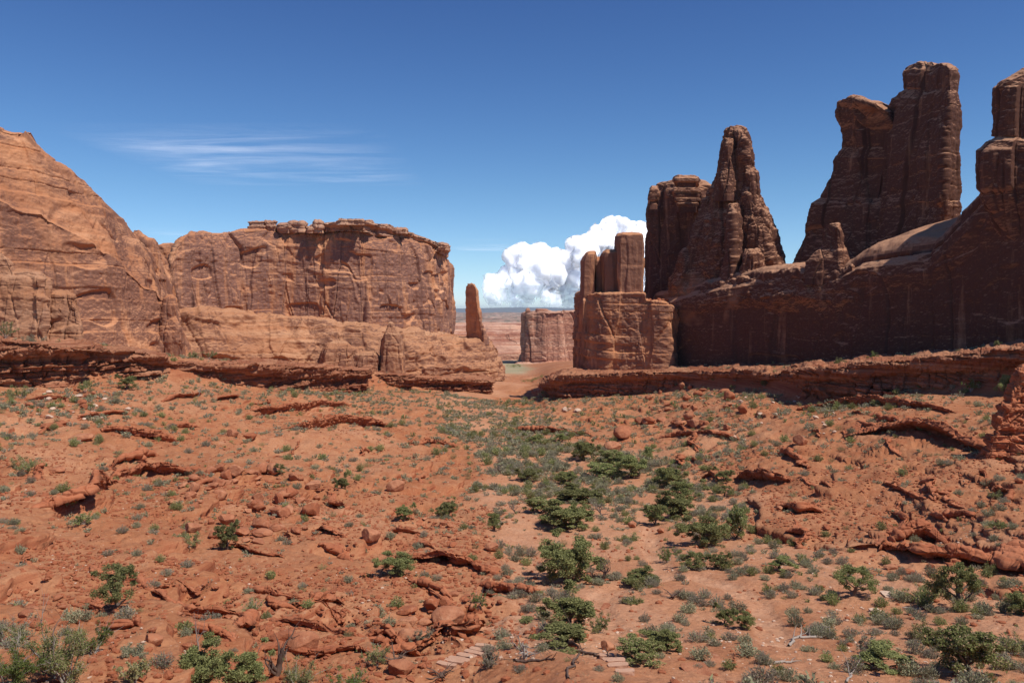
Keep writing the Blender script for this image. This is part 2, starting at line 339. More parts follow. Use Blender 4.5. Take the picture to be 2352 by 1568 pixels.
def ground_z(x, y, full=False):
    z = base_z(x, y)
    uu = CX + F * x / y; lb = np.interp(uu, _LU, _LYb); lt = np.interp(uu, _LU, _LYt)
    calm = sstep(lb - 45, lb - 8, y) * (1 - sstep(1130, 1180, uu) * (1 - sstep(1230, 1270, uu)))     # even ground at the foot of the rim ledges and on top of them
    z = z - 1.1 * sstep(lb - 25, lb - 4, y) * (1 - sstep(lt - 2, lt + 6, y)) * (calm > 0) * (1 - sstep(1130, 1180, uu) * (1 - sstep(1230, 1270, uu)))
    fl = floor_mask(x, y); near = sstep(14, 30, y); fade = 1 - sstep(500, 900, y)
    rough = (1 - fl) * near * fade * (1 - 0.82 * calm)
    zz = z + rough * (2.3 * fb2(x*0.045, y*0.045, 4, 11) + 0.9 * fb2(x*0.17, y*0.17, 3, 21)) + fl * near * 0.5 * fb2(x*0.09, y*0.09, 3, 31)
    # thin hard beds break the slope into small ledges that follow the contours
    m = sstep(-0.10, 0.12, fb2(x*0.028 + 5, y*0.028, 4, 41)) * rough
    q = (zz + 0.9 * fb2(x*0.13, y*0.13, 3, 51) + 0.035 * y) / 2.0
    fr = q - np.floor(q); ter = (np.floor(q) + np.where(fr < 0.86, fr * 0.45, 0.387 + (fr - 0.86) * 4.38) - q) * 2.0
    wr = fr - np.round(fr); lipv = 0.75 * m * np.exp(-((wr + 0.02) / 0.07)**2)
    zz = zz + m * ter * 0.95
    m2 = sstep(-0.15, 0.15, fb2(x*0.05 + 50, y*0.05, 3, 61)) * rough
    q = (zz + 0.35 * fb2(x*0.35, y*0.35, 2, 71)) / 0.55
    fr = q - np.floor(q); ter = (np.floor(q) + np.where(fr < 0.72, fr * 0.4, 0.288 + (fr - 0.72) * 2.543) - q) * 0.55
    wr = fr - np.round(fr); lipv = lipv + 0.26 * m2 * np.exp(-((wr + 0.03) / 0.10)**2)
    zz = zz + m2 * ter * 0.9
    zz = zz + near * fade * (0.10 + 0.10 * rough) * fb2(x*0.9, y*0.9, 3, 81) + near * fade * 0.035 * vn2(x*3.1, y*3.1, 91)
    for pts, wd in TRAILS:
        d = seg_dist(x, y, pts); zz = zz - 0.18 * (1 - sstep(wd*0.5, wd*1.3, d))
    return (zz, lipv) if full else zz
def hit_base(u, v):
    """first point of the smooth ground along a sight line"""
    Y = YT[YT > 14]; X = (u - CX) / F * Y; vv = VH - base_z(X, Y) * F / Y; k = np.argmax(vv <= v); return X[k], Y[k]
for px, wd in (([(1560,1130),(1520,1180),(1500,1215),(1490,1250),(1515,1290),(1530,1320),(1420,1350),(1385,1370),(1370,1400),(1400,1440),(1375,1480),(1345,1510)], 1.15),
               ([(1600,1325),(1680,1350),(1740,1390),(1770,1440),(1795,1480)], 1.1), ([(1010,1425),(1180,1400),(1250,1480),(1345,1510),(1450,1530)], 0.7)):
    TRAILS.append(([hit_base(*p) for p in px], wd))
NU = 1380
gu = np.linspace(-430, 2790, NU)
rows = [8.0]
while rows[-1] < 1300:
    y = rows[-1]; zr = 22 if y < 500 else 60
    rows.append(y + max(0.045, min(max(2.2 * y * y / (F * zr), 0.05), 0.75 if y < 420 else 12.0)))
gy = np.array(rows); NR = len(gy)
GX = (gu[None, :] - CX) / F * gy[:, None]; GY = np.broadcast_to(gy[:, None], GX.shape).copy()
GZ, LIP = ground_z(GX, GY, True)
e_ = 3.0; sx_ = (base_z(GX + e_, GY) - base_z(GX - e_, GY))/(2*e_); sy_ = (base_z(GX, GY + e_) - base_z(GX, np.maximum(GY - e_, 5)))/(2*e_) + 0.05; sn_ = np.hypot(sx_, sy_) + 1e-6
LX, LY_ = GX - LIP*sx_/sn_, GY - LIP*sy_/sn_      # hard beds stick out over the soft ones below
me = mesh_np("ground", np.stack([LX, LY_, GZ], -1).reshape(-1, 3), grid_faces(NR, NU), M['ground'])
sand = floor_mask(GX, GY) * 0.75
for pts, wd in TRAILS: sand = np.maximum(sand, 1.15 * (1 - sstep(wd*0.7, wd*1.8, seg_dist(GX, GY, pts))))
a = me.attributes.new("sand", 'FLOAT', 'POINT'); a.data.foreach_set("value", sand.ravel().astype(np.float32))
plain = sstep(620, 780, GY) * (1 - sstep(1190, 1235, CX + F*GX/GY + 26*fb2(GX/25, GY/60, 4, 8))) ; a = me.attributes.new("plain", 'FLOAT', 'POINT'); a.data.foreach_set("value", plain.ravel().astype(np.float32))
tag(obj("ground", me), "red desert valley floor and slopes", kind='structure')
GV = VH - GZ * F / GY                        # picture row of every ground vertex
GM = np.minimum.accumulate(GV, 0)
def hit(u, v):
    """ground point seen at picture column u, row v"""
    j = int(round((u - gu[0]) / (gu[1] - gu[0]))); j = min(max(j, 0), NU-1)
    k = int(np.argmax(GM[:, j] <= v)); y = gy[k]; x = (u - CX) / F * y
    return x, y, float(ground_z(np.array([x]), np.array([y]))[0])
# coarse ground outside the detailed sheet, so the place goes on past the frame and under the camera
def coarse(name, us, ys, drop, lab):
    X = (us[None, :] - CX) / F * ys[:, None]; Y = np.broadcast_to(ys[:, None], X.shape); Z = ground_z(X, Y) - drop
    tag(obj(name, mesh_np(name, np.stack([X, Y, Z], -1).reshape(-1, 3), grid_faces(len(ys), len(us)), M['ground'])), lab, kind='structure')
yc = np.exp(np.linspace(math.log(8), math.log(1290), 260))
coarse("ground", np.linspace(-1000, -428, 70), yc, 0.0, "red slope running on beyond the cliffs")
coarse("ground", np.linspace(2788, 3400, 70), yc, 0.0, "red slope running on beside the wall")

# ------------------------------------------------------------------ rock relief
def relief(P, N, s, A, seed):
    """how far each point of a rock surface stands out along its normal, in metres"""
    x, y, z = P[..., 0], P[..., 1], P[..., 2]; k = A.get('k', 1.0); d = 0
    steep = 1 - np.clip(np.abs(N[..., 2]) * 1.3, 0, 1)
    wx, wy = x + k*fb3(x/9/k, y/9/k, z/20/k, 2, seed+90), y + k*fb3(x/9/k+7, y/9/k, z/20/k, 2, seed+91)
    if A.get('big', 0): d = d + A['big'] * fb3(x/28/k, y/28/k, z/45/k, 3, seed)
    if A.get('slab', 0):
        W = A.get('w', 7.0); H = A.get('h', 4.5)
        f1, f2, c = cell(wx/W, wy/W, z/(W*H*A.get('up', 2.2)) + 0.15*fb3(x/20, y/20, z/20, 2, seed+5), seed+10)
        d = d + A['slab'] * ((c - 0.5) * 1.7 * sstep(0, 0.10, f2 - f1) - 0.6*A.get('crack', 0.8) * (1 - sstep(0, 0.045, f2 - f1))) * (0.25 + 0.75*steep)
        W *= 0.42
        f1, f2, c = cell(wx/W, wy/W, z/(W*5.0), seed+20)
        mk = sstep(-0.15, 0.25, fb3(x/15/k, y/15/k, z/15/k, 2, seed+23))
        d = d + A['slab'] * 0.40 * ((c - 0.5) * sstep(0, 0.12, f2 - f1) - 0.4*(1 - sstep(0, 0.08, f2 - f1))) * mk
    if A.get('strat', 0):
        h = A.get('lh', 2.2); zz = z/h + 0.5*fb3(x/25/k, y/25/k, z*0, 2, seed+30); i = np.floor(zz); f = zz - i
        v0 = _h(i, i*0, i*0, seed+31); v1 = _h(i+1, i*0, i*0, seed+31); vv = v0 + (v1-v0)*sstep(0.72, 1.0, f)
        groove = -0.6 * np.exp(-((f-0.93)/0.06)**2) * sstep(0.45, 0.6, _h(i, i*0, i*0, seed+33))
        mk = 0.35 + 0.65*sstep(-0.2, 0.3, fb3(x/30/k, y/30/k, z/12/k, 2, seed+35))
        d = d + A['strat'] * ((vv - 0.5)*1.4 + groove) * mk
    if A.get('brick', 0):
        bh = A.get('bh', 1.2); bw = A.get('bw', 3.0)
        zz = z/bh + 1.1*fb2(s/16, z/(5*bh), 3, seed+40) + 0.25*fb2(s/1.5, z/2, 2, seed+46); i = np.floor(zz); f = zz - i
        wl = bw * (0.6 + 1.2*_h(i, i*0+3, i*0, seed+41)); ss = (s + 0.35*bw*fb3(x/bw*1.6, y/bw*1.6, z/bh, 3, seed+44))/wl + 9*_h(i, i*0+5, i*0, seed+42); j = np.floor(ss); g = ss - j
        r = _h(i, j, i*0, seed+43)**1.3
        edge = np.minimum(sstep(0, 0.16, f)*sstep(1, 0.84, f), sstep(0, 0.10, g)*sstep(1, 0.90, g))
        layer = _h(i, i*0+8, i*0, seed+45)
        bm_ = 0.35 + 0.65*sstep(-0.2, 0.25, fb2(s/(2.6*bw), z/(5*bh), 3, seed+47)); edge = 1 - (1-edge)*bm_
        d = d + A['brick'] * ((0.75*layer + 0.6*r*bm_) * edge - 0.5) * (0.2 + 0.8*steep)
    d = d + A.get('fine', 0.35) * fb3(x/2.6/k, y/2.6/k, z/1.7/k, 4, seed+50, 0.6)
    if A.get('ridge', 0):
        d = d + A['ridge'] * (0.5 - np.abs(fb3(wx/11/k, wy/11/k, z/22/k, 3, seed+60)) * 2.2)
    if A.get('alc', 0):   # scooped hollows under overhanging lips
        q = fb3(x/16/k, y/16/k, z/9/k, 2, seed+70); d = d - A['alc'] * sstep(0.18, 0.34, q)
    return d
def finish(name, P, sarr, A, seed, mat, parent=None, origin=None, wrap=True):
    """P (rows, cols, 3) closed round the columns. Displaces along the normals and links the mesh."""
    def nrm(P):
        du = np.roll(P, -1, 1) - np.roll(P, 1, 1); dv = np.gradient(P, axis=0)
        n = np.cross(du, dv); n /= np.linalg.norm(n, axis=-1, keepdims=True) + 1e-9; return n
    N = nrm(P)
    # outward check against the loop's centre
    c = P.mean(1, keepdims=True); mid = slice(0, max(2, P.shape[0]//2))
    if ((P - c)[mid, :, :2] * N[mid, :, :2]).sum() < 0: N = -N
    d = relief(P, N, sarr, A, seed)
    rowf = np.ones(P.shape[0]); e = A.get('capfade', 4); rowf[-e:] = np.linspace(1, 0, e)
    P = P + N * (d * rowf[:, None])[..., None]
    o = Vector(origin) if origin else Vector((float(P[0, :, 0].mean()), float(P[0, :, 1].mean()), float(P[0, :, 2].mean())))
    V = P.reshape(-1, 3) - np.array(o)
    me = mesh_np(name, V, grid_faces(P.shape[0], P.shape[1], True), mat)
    ob = obj(name, me, parent, tuple(o - (parent.location if parent else Vector((0, 0, 0)))))
    return ob
def resamp(pts, ds):
    pts = np.asarray(pts, float); L = np.concatenate([[0], np.cumsum(np.hypot(np.diff(pts[:, 0]), np.diff(pts[:, 1])))])
    n = max(3, int(L[-1] / ds) + 1); t = np.linspace(0, L[-1], n)
    return np.stack([np.interp(t, L, pts[:, c]) for c in range(pts.shape[1])], 1), t
def wall(name, key, depth, A, seed, mat, px=1.6, prof=((0, 0), (1, 0)), crest=0.0, lip=0.06, sink=3.0, parent=None, caps=26, smooth=5, back=None, conform=False):
    """A long rock face. key: (column, distance, base row, rim row). prof: (height share, metres towards the viewer). Closed at the back and over the top."""
    Ym = np.mean([k[1] for k in key]); ds = px * Ym / F
    pts = [(*pix(k[0], k[2], k[1])[:2], pix(k[0], k[2], k[1])[2] - sink, pix(k[0], k[3], k[1])[2], k[4] if len(k) > 4 else crest) for k in key]
    fr, s = resamp(pts, ds)
    if smooth > 1:
        m = max(1, int(smooth / ds)); kx = np.ones(2*m+1)/(2*m+1)
        for c in (0, 1): fr[:, c] = np.convolve(np.pad(fr[:, c], m, mode='reflect', reflect_type='odd'), kx, 'valid')
    n = len(fr)
    if back is None: dirv = fr[:, :2] / np.linalg.norm(fr[:, :2], axis=1, keepdims=True)
    else: dirv = np.tile(np.array(back, float)/np.hypot(*back), (n, 1))
    bk = fr.copy(); bk[:, :2] += dirv * depth
    cs = max(4, int(depth / (ds*1.6))); e1 = np.linspace(0, 1, cs+2)[1:-1, None]
    bi = np.linspace(n-1, 0, max(n//3, 8)).astype(int)
    right = fr[-1]*(1-e1) + bk[-1]*e1; left = bk[0]*(1-e1) + fr[0]*e1
    loop = np.concatenate([fr, right, bk[bi], left]); J = len(loop)
    inset = min(depth*0.45, (s[-1])*0.45)
    si = np.clip(s, inset, s[-1]-inset); C = np.stack([np.interp(si, s, fr[:, c] + (dirv[:, c]*depth*0.5 if c < 2 else 0)) for c in range(5)], 1)
    CL = np.concatenate([C, np.repeat(C[-1:], len(right), 0), C[bi], np.repeat(C[:1], len(left), 0)])
    out = loop[:, :2] - CL[:, :2]; out /= np.linalg.norm(out, axis=1, keepdims=True) + 1e-9
    # front points step out square to the face
    tg = np.gradient(fr[:, :2], axis=0); nn = np.stack([tg[:, 1], -tg[:, 0]], 1); nn /= np.linalg.norm(nn, axis=1, keepdims=True)+1e-9
    nn *= np.sign((nn * -dirv).sum(1, keepdims=True)); wv = np.minimum(1, np.minimum(s, s[-1]-s)/(0.15*s[-1]+1e-6))[:, None]
    out[:n] = nn*wv + out[:n]*(1-wv); out /= np.linalg.norm(out, axis=1, keepdims=True) + 1e-9
    if conform:   # the top runs back level into the rising slope
        H0 = (fr[:, 3] - fr[:, 2]).copy(); e = np.sin(np.pi*np.clip(s/s[-1], 0, 1))**0.45
        loop[:n, 3] = fr[:, 2] + H0*(0.25 + 0.75*e)*(1 + 0.26*fb2(s/5.0, s*0 + seed, 3, seed))
        loop[n:, 3] = ground_z(loop[n:, 0], loop[n:, 1]) - 0.25; loop[n:, 2] = loop[n:, 3] - 1.5
        k_ = max(2, n//10); loop[:k_, 3] = np.minimum(loop[:k_, 3], ground_z(loop[:k_, 0], loop[:k_, 1]) + np.linspace(0.1, 1, k_)*H0[:k_]); loop[n-k_:n, 3] = np.minimum(loop[n-k_:n, 3], ground_z(loop[n-k_:n, 0], loop[n-k_:n, 1]) + np.linspace(1, 0.1, k_)*H0[n-k_:])
        CL = CL.copy(); CL[:, 3] = np.maximum(ground_z(CL[:, 0], CL[:, 1]) - 0.1, 0) if False else ground_z(CL[:, 0], CL[:, 1]) + 0.05; CL[:, 4] = 0
    Hm = np.max(loop[:, 3] - loop[:, 2]); nr = int(Hm/ds) + 2; t = np.linspace(0, 1, nr)[:, None]
    pt = np.array(prof, float); off = np.interp(t[:, 0], pt[:, 0], pt[:, 1])[:, None]
    Z = loop[None, :, 2]*(1-t) + loop[None, :, 3]*t
    XY = loop[None, :, :2] + out[None]*off[..., None]
    top = XY[-1]; rows_c = []; zc = CL[:, 3] + CL[:, 4]
    cc = np.linspace(0, 1, caps+1)[1:]**1.25
    for q in cc:
        z = loop[:, 3]*(1-q) + zc*q + lip*depth*(math.sqrt(max(0, 1-(1-min(1, q*3))**2)) if lip else 0)*(1-q)
        rows_c.append(np.concatenate([top*(1-q) + CL[:, :2]*q, z[:, None]], 1))
    P = np.concatenate([np.concatenate([XY, Z[..., None]], 2), np.array(rows_c)])
    ls = np.concatenate([[0], np.cumsum(np.hypot(*np.diff(loop[:, :2], axis=0).T))])
    return finish(name, P, np.broadcast_to(ls, P.shape[:2]), A, seed, mat, parent)
def tower(name, levels, Yc, plan, D, A, seed, mat, px=1.6, tap=0.75, parent=None, sink=2.0, own=1.0, sharp=False):
    """A free rock shape. levels: (row, left column, right column) from base to top; plan: outline (a, b), a across -1..1, b in half depths; D half depth in metres."""
    lv = np.array(levels, float); pl = np.array(plan, float)
    for e in ((0.14, 0.25) if not sharp else (0.055,)):   # round the outline's corners
        q = (1-e)*pl + e*np.roll(pl, -1, 0); r = e*pl + (1-e)*np.roll(pl, -1, 0); pl = np.stack([q, r], 1).reshape(-1, 2)
    pl[:, 0] /= np.abs(pl[:, 0]).max()
    hw0 = (lv[:, 2]-lv[:, 1]).max()/2*Yc/F; ds = px*Yc/F
    m = pl*np.array([hw0, D]); cl = np.concatenate([m, m[:1]]); L = np.concatenate([[0], np.cumsum(np.hypot(*np.diff(cl, axis=0).T))])
    J = max(24, int(L[-1]/ds)); tt = np.linspace(0, L[-1], J, endpoint=False); a = np.interp(tt, L, cl[:, 0])/hw0; b = np.interp(tt, L, cl[:, 1])/D
    # rows even along the outline's length, so flat tops get rows too
    seg = np.concatenate([[0], np.cumsum(np.abs(np.diff(lv[:, 0])) + 0.5*np.abs(np.diff(lv[:, 2]-lv[:, 1])))])
    nr = int(seg[-1]/px) + 2; t = np.linspace(0, seg[-1], nr)
    v = np.interp(t, seg, lv[:, 0]); uL = np.interp(t, seg, lv[:, 1]); uR = np.interp(t, seg, lv[:, 2])
    for arr in (uL, uR, v):
        arr[1:-1] = (arr[:-2]+arr[1:-1]*2+arr[2:])/4
    hw = (uR-uL)/2; sc = np.minimum(1, (hw/hw.max()))**tap
    dr = 1 - np.clip((t/seg[-1] - 0.9)/0.1, 0, 1)**2*0.5
    y = Yc + b[None, :]*D*(sc*dr)[:, None]
    u = (uL+uR)[:, None]/2 + a[None, :]*hw[:, None]
    X = (u-CX)/F*y; Z = (VH - v)[:, None]/F*(Yc + (y-Yc)*own)
    Z[0] -= sink
    P = np.stack([X, y, Z], -1)
    cN = 5; c = P[-1].mean(0); P = np.concatenate([P] + [(P[-1]*(1-q) + c*q)[None] + np.array([0, 0, 0.15*q]) for q in np.linspace(0.25, 1, cN)])
    A = dict(A); A.setdefault('capfade', 4)
    return finish(name, P, np.broadcast_to(tt, P.shape[:2]), A, seed, mat, parent)
BOX = [(-0.85, -1), (0.85, -1), (1, -0.8), (1, 0.8), (0.85, 1), (-0.85, 1), (-1, 0.8), (-1, -0.8)]
FIN = [(-1, 0.75), (0.62, -1), (0.68, -1.02), (1, -0.9), (1, -0.4), (-0.7, 1.0), (-0.9, 1.0)]     # long face turned to the left, narrow lit end on the right
FINW = [(-1, 0.5), (-0.2, -0.25), (0.55, -1), (0.85, -0.95), (1, -0.4), (0.9, 0.5), (-0.2, 1), (-0.9, 1)]
CL = dict(big=3.0, slab=1.5, w=8, h=4, strat=0.5, lh=3.0, fine=0.5, alc=1.0)

# --- big dome cliff on the left
cl_l = empty("sandstone_cliff", pix(200, 790, 260)); tag(cl_l, "massive domed sandstone cliff with long cracks, highest on its outer side, above the layered ledge", "cliff")
wall("cliff_face", [(-420,190,745,120),(-150,205,755,185),(0,228,765,262),(25,231,767,286),(45,235,768,300),(95,240,775,300),(112,242,776,320),(160,247,780,362),(212,255,785,408),(250,260,790,442),(282,268,795,482),(296,272,795,512),(312,277,797,538),(330,281,799,560),(352,287,801,572),(378,292,802,610),(390,296,802,650),(402,300,803,690),(412,305,805,740)], 62,
     dict(CL, big=2.2, slab=0.8, w=16, h=2.6, strat=0.75, lh=3.4, alc=1.2, crack=1.4, brick=0.5, bh=9, bw=22), 3, M['cliff'], prof=((0, 6), (0.25, 3.5), (0.5, 2.0), (0.62, 1.0), (0.64, -0.5), (1, -7)), lip=0.05, parent=cl_l, smooth=9)
wall("rear_face", [(300,330,800,540),(335,332,800,562),(352,333,803,563),(372,335,805,575),(388,336,806,612),(396,340,808,640),(404,346,808,672)], 60, dict(CL, big=2, slab=1.5), 5, M['cliff'], prof=((0, 3), (1, -3)), lip=0.1, parent=cl_l)
wall("rear_face", [(290,430,800,545),(345,434,800,560),(370,436,800,566),(400,440,800,563),(440,446,800,562)], 60, dict(CL, big=2, slab=1.0), 15, M['cliff'], prof=((0, 3), (1, -3)), lip=0.05, parent=cl_l)
tower("buttress", [(808,368,420),(770,366,416),(730,372,408),(700,374,404),(685,380,400),(679,386,394)], 292, BOX, 6, dict(CL, big=1, slab=0.9, w=4, alc=0), 6, M['cliff'], parent=cl_l)
tower("rock_block", [(775,-90,120),(700,-90,118),(640,-80,112),(628,-70,96),(620,-60,60)], 218, BOX, 12, dict(CL, big=1.8, slab=1.4, w=7, brick=0.3, bh=8, bw=9), 7, M['block'])
tag(bpy.data.objects["rock_block"], "broad rounded tan block against the domed cliff, with a cave at its foot", "rock formation")
o = tower("rock_block", [(780,110,190),(740,112,190),(700,118,180),(675,120,172),(665,124,156)], 222, BOX, 8, dict(CL, big=1.2, slab=1.0, w=6), 8, M['block']); tag(o, "smaller rounded block with a whitish top beside the broad tan block", "rock formation")
o = tower("rock_block", [(660,-60,50),(620,-60,34),(596,-60,22),(578,-60,4)], 214, BOX, 8, dict(CL, big=1.2, slab=1.0, w=6), 9, M['block']); tag(o, "dark bulging block resting on the broad tan block at the picture's edge", "rock formation")

# --- the long mesa
mesa = empty("sandstone_mesa", pix(750, 850, 440)); tag(mesa, "long flat-topped sandstone mesa with a dark varnished face and ragged cap rocks", "mesa")
wall("upper_cliff", [(388,400,760,580),(398,404,760,556),(420,408,760,543),(470,415,760,541),(520,425,760,536),(565,432,762,530),(640,438,764,529),(700,440,766,531),(760,440,770,527),(800,438,772,524),(850,442,774,532),(900,452,776,540),(950,470,780,552),(1000,492,784,566),(1024,505,786,576),(1030,520,786,590),(1033,545,786,600)], 110,
     dict(CL, big=3.5, slab=2.6, w=10, h=4, strat=0.6, lh=3.2, fine=0.6, alc=1.6, crack=0.9), 13, M['mesa'], px=1.4, prof=((0, 2.0), (0.85, 0.0), (1, -3.0)), crest=0.5, lip=0.02, parent=mesa, smooth=8)
wall("lower_bench", [(385,385,822,722),(420,386,826,722),(560,398,834,724),(700,406,845,730),(760,410,850,744),(860,416,856,752),(960,432,858,764),(1030,450,859,778),(1100,462,860,785),(1128,466,860,786),(1136,474,860,792)], 70,
     dict(big=3.4, slab=1.9, w=11, h=1.2, crack=0.6, strat=1.6, lh=2.6, fine=0.8, alc=1.8, ridge=1.6), 17, M['bench'], px=1.4, prof=((0, 7), (0.3, 5.5), (0.6, 2.0), (1, -5)), lip=0.02, crest=0.5, parent=mesa, smooth=9)
tower("butte_base", [(858,870,930),(820,872,930),(790,876,926),(768,880,920),(760,884,914),(752,888,908),(742,890,906),(738,894,902)], 405, BOX, 8, dict(CL, big=1, slab=1.0, w=5, alc=0), 18, M['bench'], parent=mesa)
tower("rock_knob", [(838,740,835),(812,742,830),(800,745,820),(790,750,800),(783,765,790)], 404, BOX, 9, dict(CL, big=1.5, slab=1.6, w=5, alc=0), 19, M['bench'], parent=mesa)
tower("rock_knob", [(852,800,872),(835,800,870),(815,805,868),(806,815,860)], 402, BOX, 8, dict(CL, big=1.5, slab=1.6, w=5, alc=0), 20, M['bench'], parent=mesa)
wall("cap_ledge", [(736,439,526,513),(760,439,525,510),(800,437,523,506),(846,441,526,505),(866,447,534,513),(892,455,538,515),(905,459,545,524),(935,471,549,529),(985,491,563,548),(1028,517,582,566)], 26, dict(big=2.2, slab=2.0, w=6, h=1, brick=2.0, bh=2.2, bw=8, fine=0.8, strat=1.0, lh=1.8, crack=1.4), 29, M['cap'], px=1.1, prof=((0, -1.5), (0.45, -1.2), (0.6, 0.4), (1, 0.8)), lip=0.0, sink=1.5, parent=mesa, smooth=2, caps=14)
for i, (uL, uR, v1, v0, Y) in enumerate([(571,608,530,507,446),(604,636,529,506,449),(637,671,531,514,447),(666,702,530,511,450),(704,722,531,521,446),(722,738,531,508,448),(776,838,512,504,440),(905,934,532,526,466),(1008,1030,570,562,506)]):
    tower("cap_rock", [(v1,uL+1,uR-2),(v1*.6+v0*.4,uL-2,uR+1),(v1*.4+v0*.6,uL+3,uR-3),(v0+3,uL-1,uR),(v0,uL+6,uR-5)], Y, BOX, 8 + (i*7) % 6, dict(fine=0.8, strat=1.3, lh=1.4, big=1.6, slab=1.2, w=4), 30+i, M['cap'], parent=mesa, sink=1, tap=0.2)

# --- thin spire at the mesa's end
o = tower("rock_spire", [(784,1070,1122),(770,1072,1119),(740,1070,1110),(710,1070,1104),(690,1068,1101),(664,1068,1099),(656,1069,1094),(650,1073,1091)], 477, FINW, 8, dict(fine=0.45, big=0.8, slab=0.8, w=4, strat=0.5, lh=2), 50, M['mesa'], tap=0.5)
tag(o, "thin dark sandstone spire standing alone beyond the end of the long mesa", "rock spire")

# --- far butte and banded rocks beyond the gap
fb = empty("far_butte", pix(1270, 852, 1150)); tag(fb, "far flat-topped butte in the gap between the mesa and the finger rocks", "butte")
wall("butte_wall", [(1203,1180,853,722),(1206,1150,853,719),(1250,1140,853,716),(1300,1150,853,716),(1304,1190,853,716),(1345,1195,853,714),(1420,1200,853,714)], 110, dict(big=6, slab=4.0, w=22, h=4, strat=1.5, lh=8, fine=1.3, k=2.2, crack=1.0), 60, M['far'], px=1.2, prof=((0, 22), (0.14, 14), (0.2, 3), (1, -4)), lip=0.0, parent=fb, smooth=8)
tower("cap_rock", [(722,1206,1219),(716,1207,1218),(711,1208,1217),(708,1210,1215)], 1170, BOX, 8, dict(fine=0.8, strat=2, lh=3), 61, M['far'], parent=fb, tap=0.3)
tower("cap_rock", [(718,1231,1264),(714,1229,1262),(710,1232,1256)], 1175, BOX, 14, dict(fine=0.8, strat=2, lh=3), 62, M['far'], parent=fb, tap=0.3)
FB = dict(big=22, slab=9, w=60, h=2, strat=9, lh=14, fine=5, k=5, crack=0.6)
FB = dict(big=7, slab=3, w=30, h=2, strat=5, lh=5, fine=2.0, k=3, crack=0.6, capfade=2)
o = wall("banded_mesa", [(850,1330,832,775),(1030,1320,832,775),(1110,1330,832,774),(1160,1345,831,775),(1200,1340,831,774),(1420,1400,830,772)], 700, FB, 63, M['far'], px=1.1, prof=((0, 0), (0.34, -6), (0.40, -36), (0.52, -46), (0.56, -80), (0.72, -92), (0.76, -140), (1, -150)), lip=0, smooth=30, caps=12)
tag(o, "far layered pink rock terraces rising behind the green flat", "mesa")
o = wall("banded_mesa", [(850,2150,790,752),(1000,2100,790,752),(1130,2080,790,751),(1300,2100,790,750),(1500,2100,790,750)], 900, dict(FB, strat=7, lh=7), 64, M['far'], px=1.1, prof=((0, 0), (0.4, -10), (0.45, -80), (1, -120)), lip=0, smooth=40, caps=12)
tag(o, "low pale and pink rock steps above the layered terraces", "mesa")
# far plain, plateau and mountains
def sheet(name, xs, ys, zf, mat, lab):
    X, Y = np.meshgrid(xs, ys); Z = zf(X, Y)
    tag(obj(name, mesh_np(name, np.stack([X, Y, Z], -1).reshape(-1, 3), grid_faces(len(ys), len(xs)), mat)), lab, kind='structure')
t_x = np.sinh(np.linspace(-5, 5, 260)); t_x = t_x / t_x.max()
sheet("plain", 60000*t_x, np.concatenate([np.linspace(1250, 4000, 60), np.geomspace(4100, 45000, 60)]),
      lambda X, Y: -81 - 250*sstep(14000, 30000, Y) + 0*X, M['farground'], "flat desert running to the horizon")
sheet("plateau", np.linspace(-3500, 3500, 240), np.linspace(2500, 14000, 190),
      lambda X, Y: (VH - np.interp(Y, [2500, 2900, 3600, 6000, 9500, 12500, 14000], [790, 750, 744, 733, 722.5, 717.5, 724]) - 4.0*sstep(-600, 1500, X - 0.02*Y)*sstep(5000, 10000, Y))/F*Y + 14*fb2(X/500, Y/900, 5, 5)*sstep(3400, 4500, Y), M['farground'], "low far plateau dotted with dark scrub")
sheet("mountains", np.linspace(-22000, 22000, 500), np.linspace(29000, 36000, 40),
      lambda X, Y: -300 + np.maximum(0, 1-np.abs(Y-32000)/3000)*(360 + 110*fb2(X/3800, Y/5000, 6, 9) + 60*np.exp(-((X-5600)/1600)**2) + 20*np.exp(-((X-2300)/1500)**2)), M['mount'], "blue mountain range on the horizon")

# --- right-hand wall, fins and towers
RW = dict(big=2.2, slab=0.9, w=11, h=5, crack=0.4, strat=0.15, lh=4, fine=0.4, alc=0.6)
rw = empty("sandstone_wall", pix(1900, 835, 260)); tag(rw, "long shadowed sandstone wall with a pale sunlit rounded rim under the fins", "cliff")
RIM = [(1482,346,850,690,1.5),(1510,338,850,684,1.5),(1550,328,850,678,1.5),(1600,318,850,663,1.5),(1700,298,850,640,1.5),(1760,288,850,630,1.5),(1812,280,850,622,1.5),(1860,272,848,629,1.5),(1893,267,847,636,2),(1930,261,845,624,5),(1974,254,842,602,9),(2050,242,838,592,11),(2131,231,832,582,12),(2160,227,830,556,9),(2190,223,828,518,4),(2226,218,826,481,2),(2256,214,824,443,2),(2352,203,815,400,1.5),(2500,188,805,330,1.5),(2700,170,795,280,1.5)]
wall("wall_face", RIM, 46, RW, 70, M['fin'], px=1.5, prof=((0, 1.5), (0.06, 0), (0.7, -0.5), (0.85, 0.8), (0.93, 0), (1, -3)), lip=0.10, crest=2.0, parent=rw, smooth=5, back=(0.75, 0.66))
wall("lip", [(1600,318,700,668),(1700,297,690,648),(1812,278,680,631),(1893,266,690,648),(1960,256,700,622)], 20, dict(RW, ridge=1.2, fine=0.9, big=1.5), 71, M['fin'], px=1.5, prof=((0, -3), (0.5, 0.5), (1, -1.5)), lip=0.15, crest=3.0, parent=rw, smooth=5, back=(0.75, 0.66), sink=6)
RF = dict(big=1.8, slab=1.9, w=10, h=5, crack=0.5, strat=0.18, lh=5, fine=0.45, ridge=0.8)
bt = empty("rock_tower", pix(1580, 675, 360)); tag(bt, "broad dark round-shouldered sandstone tower behind the pointed one, with a layered lit cap", "rock tower")
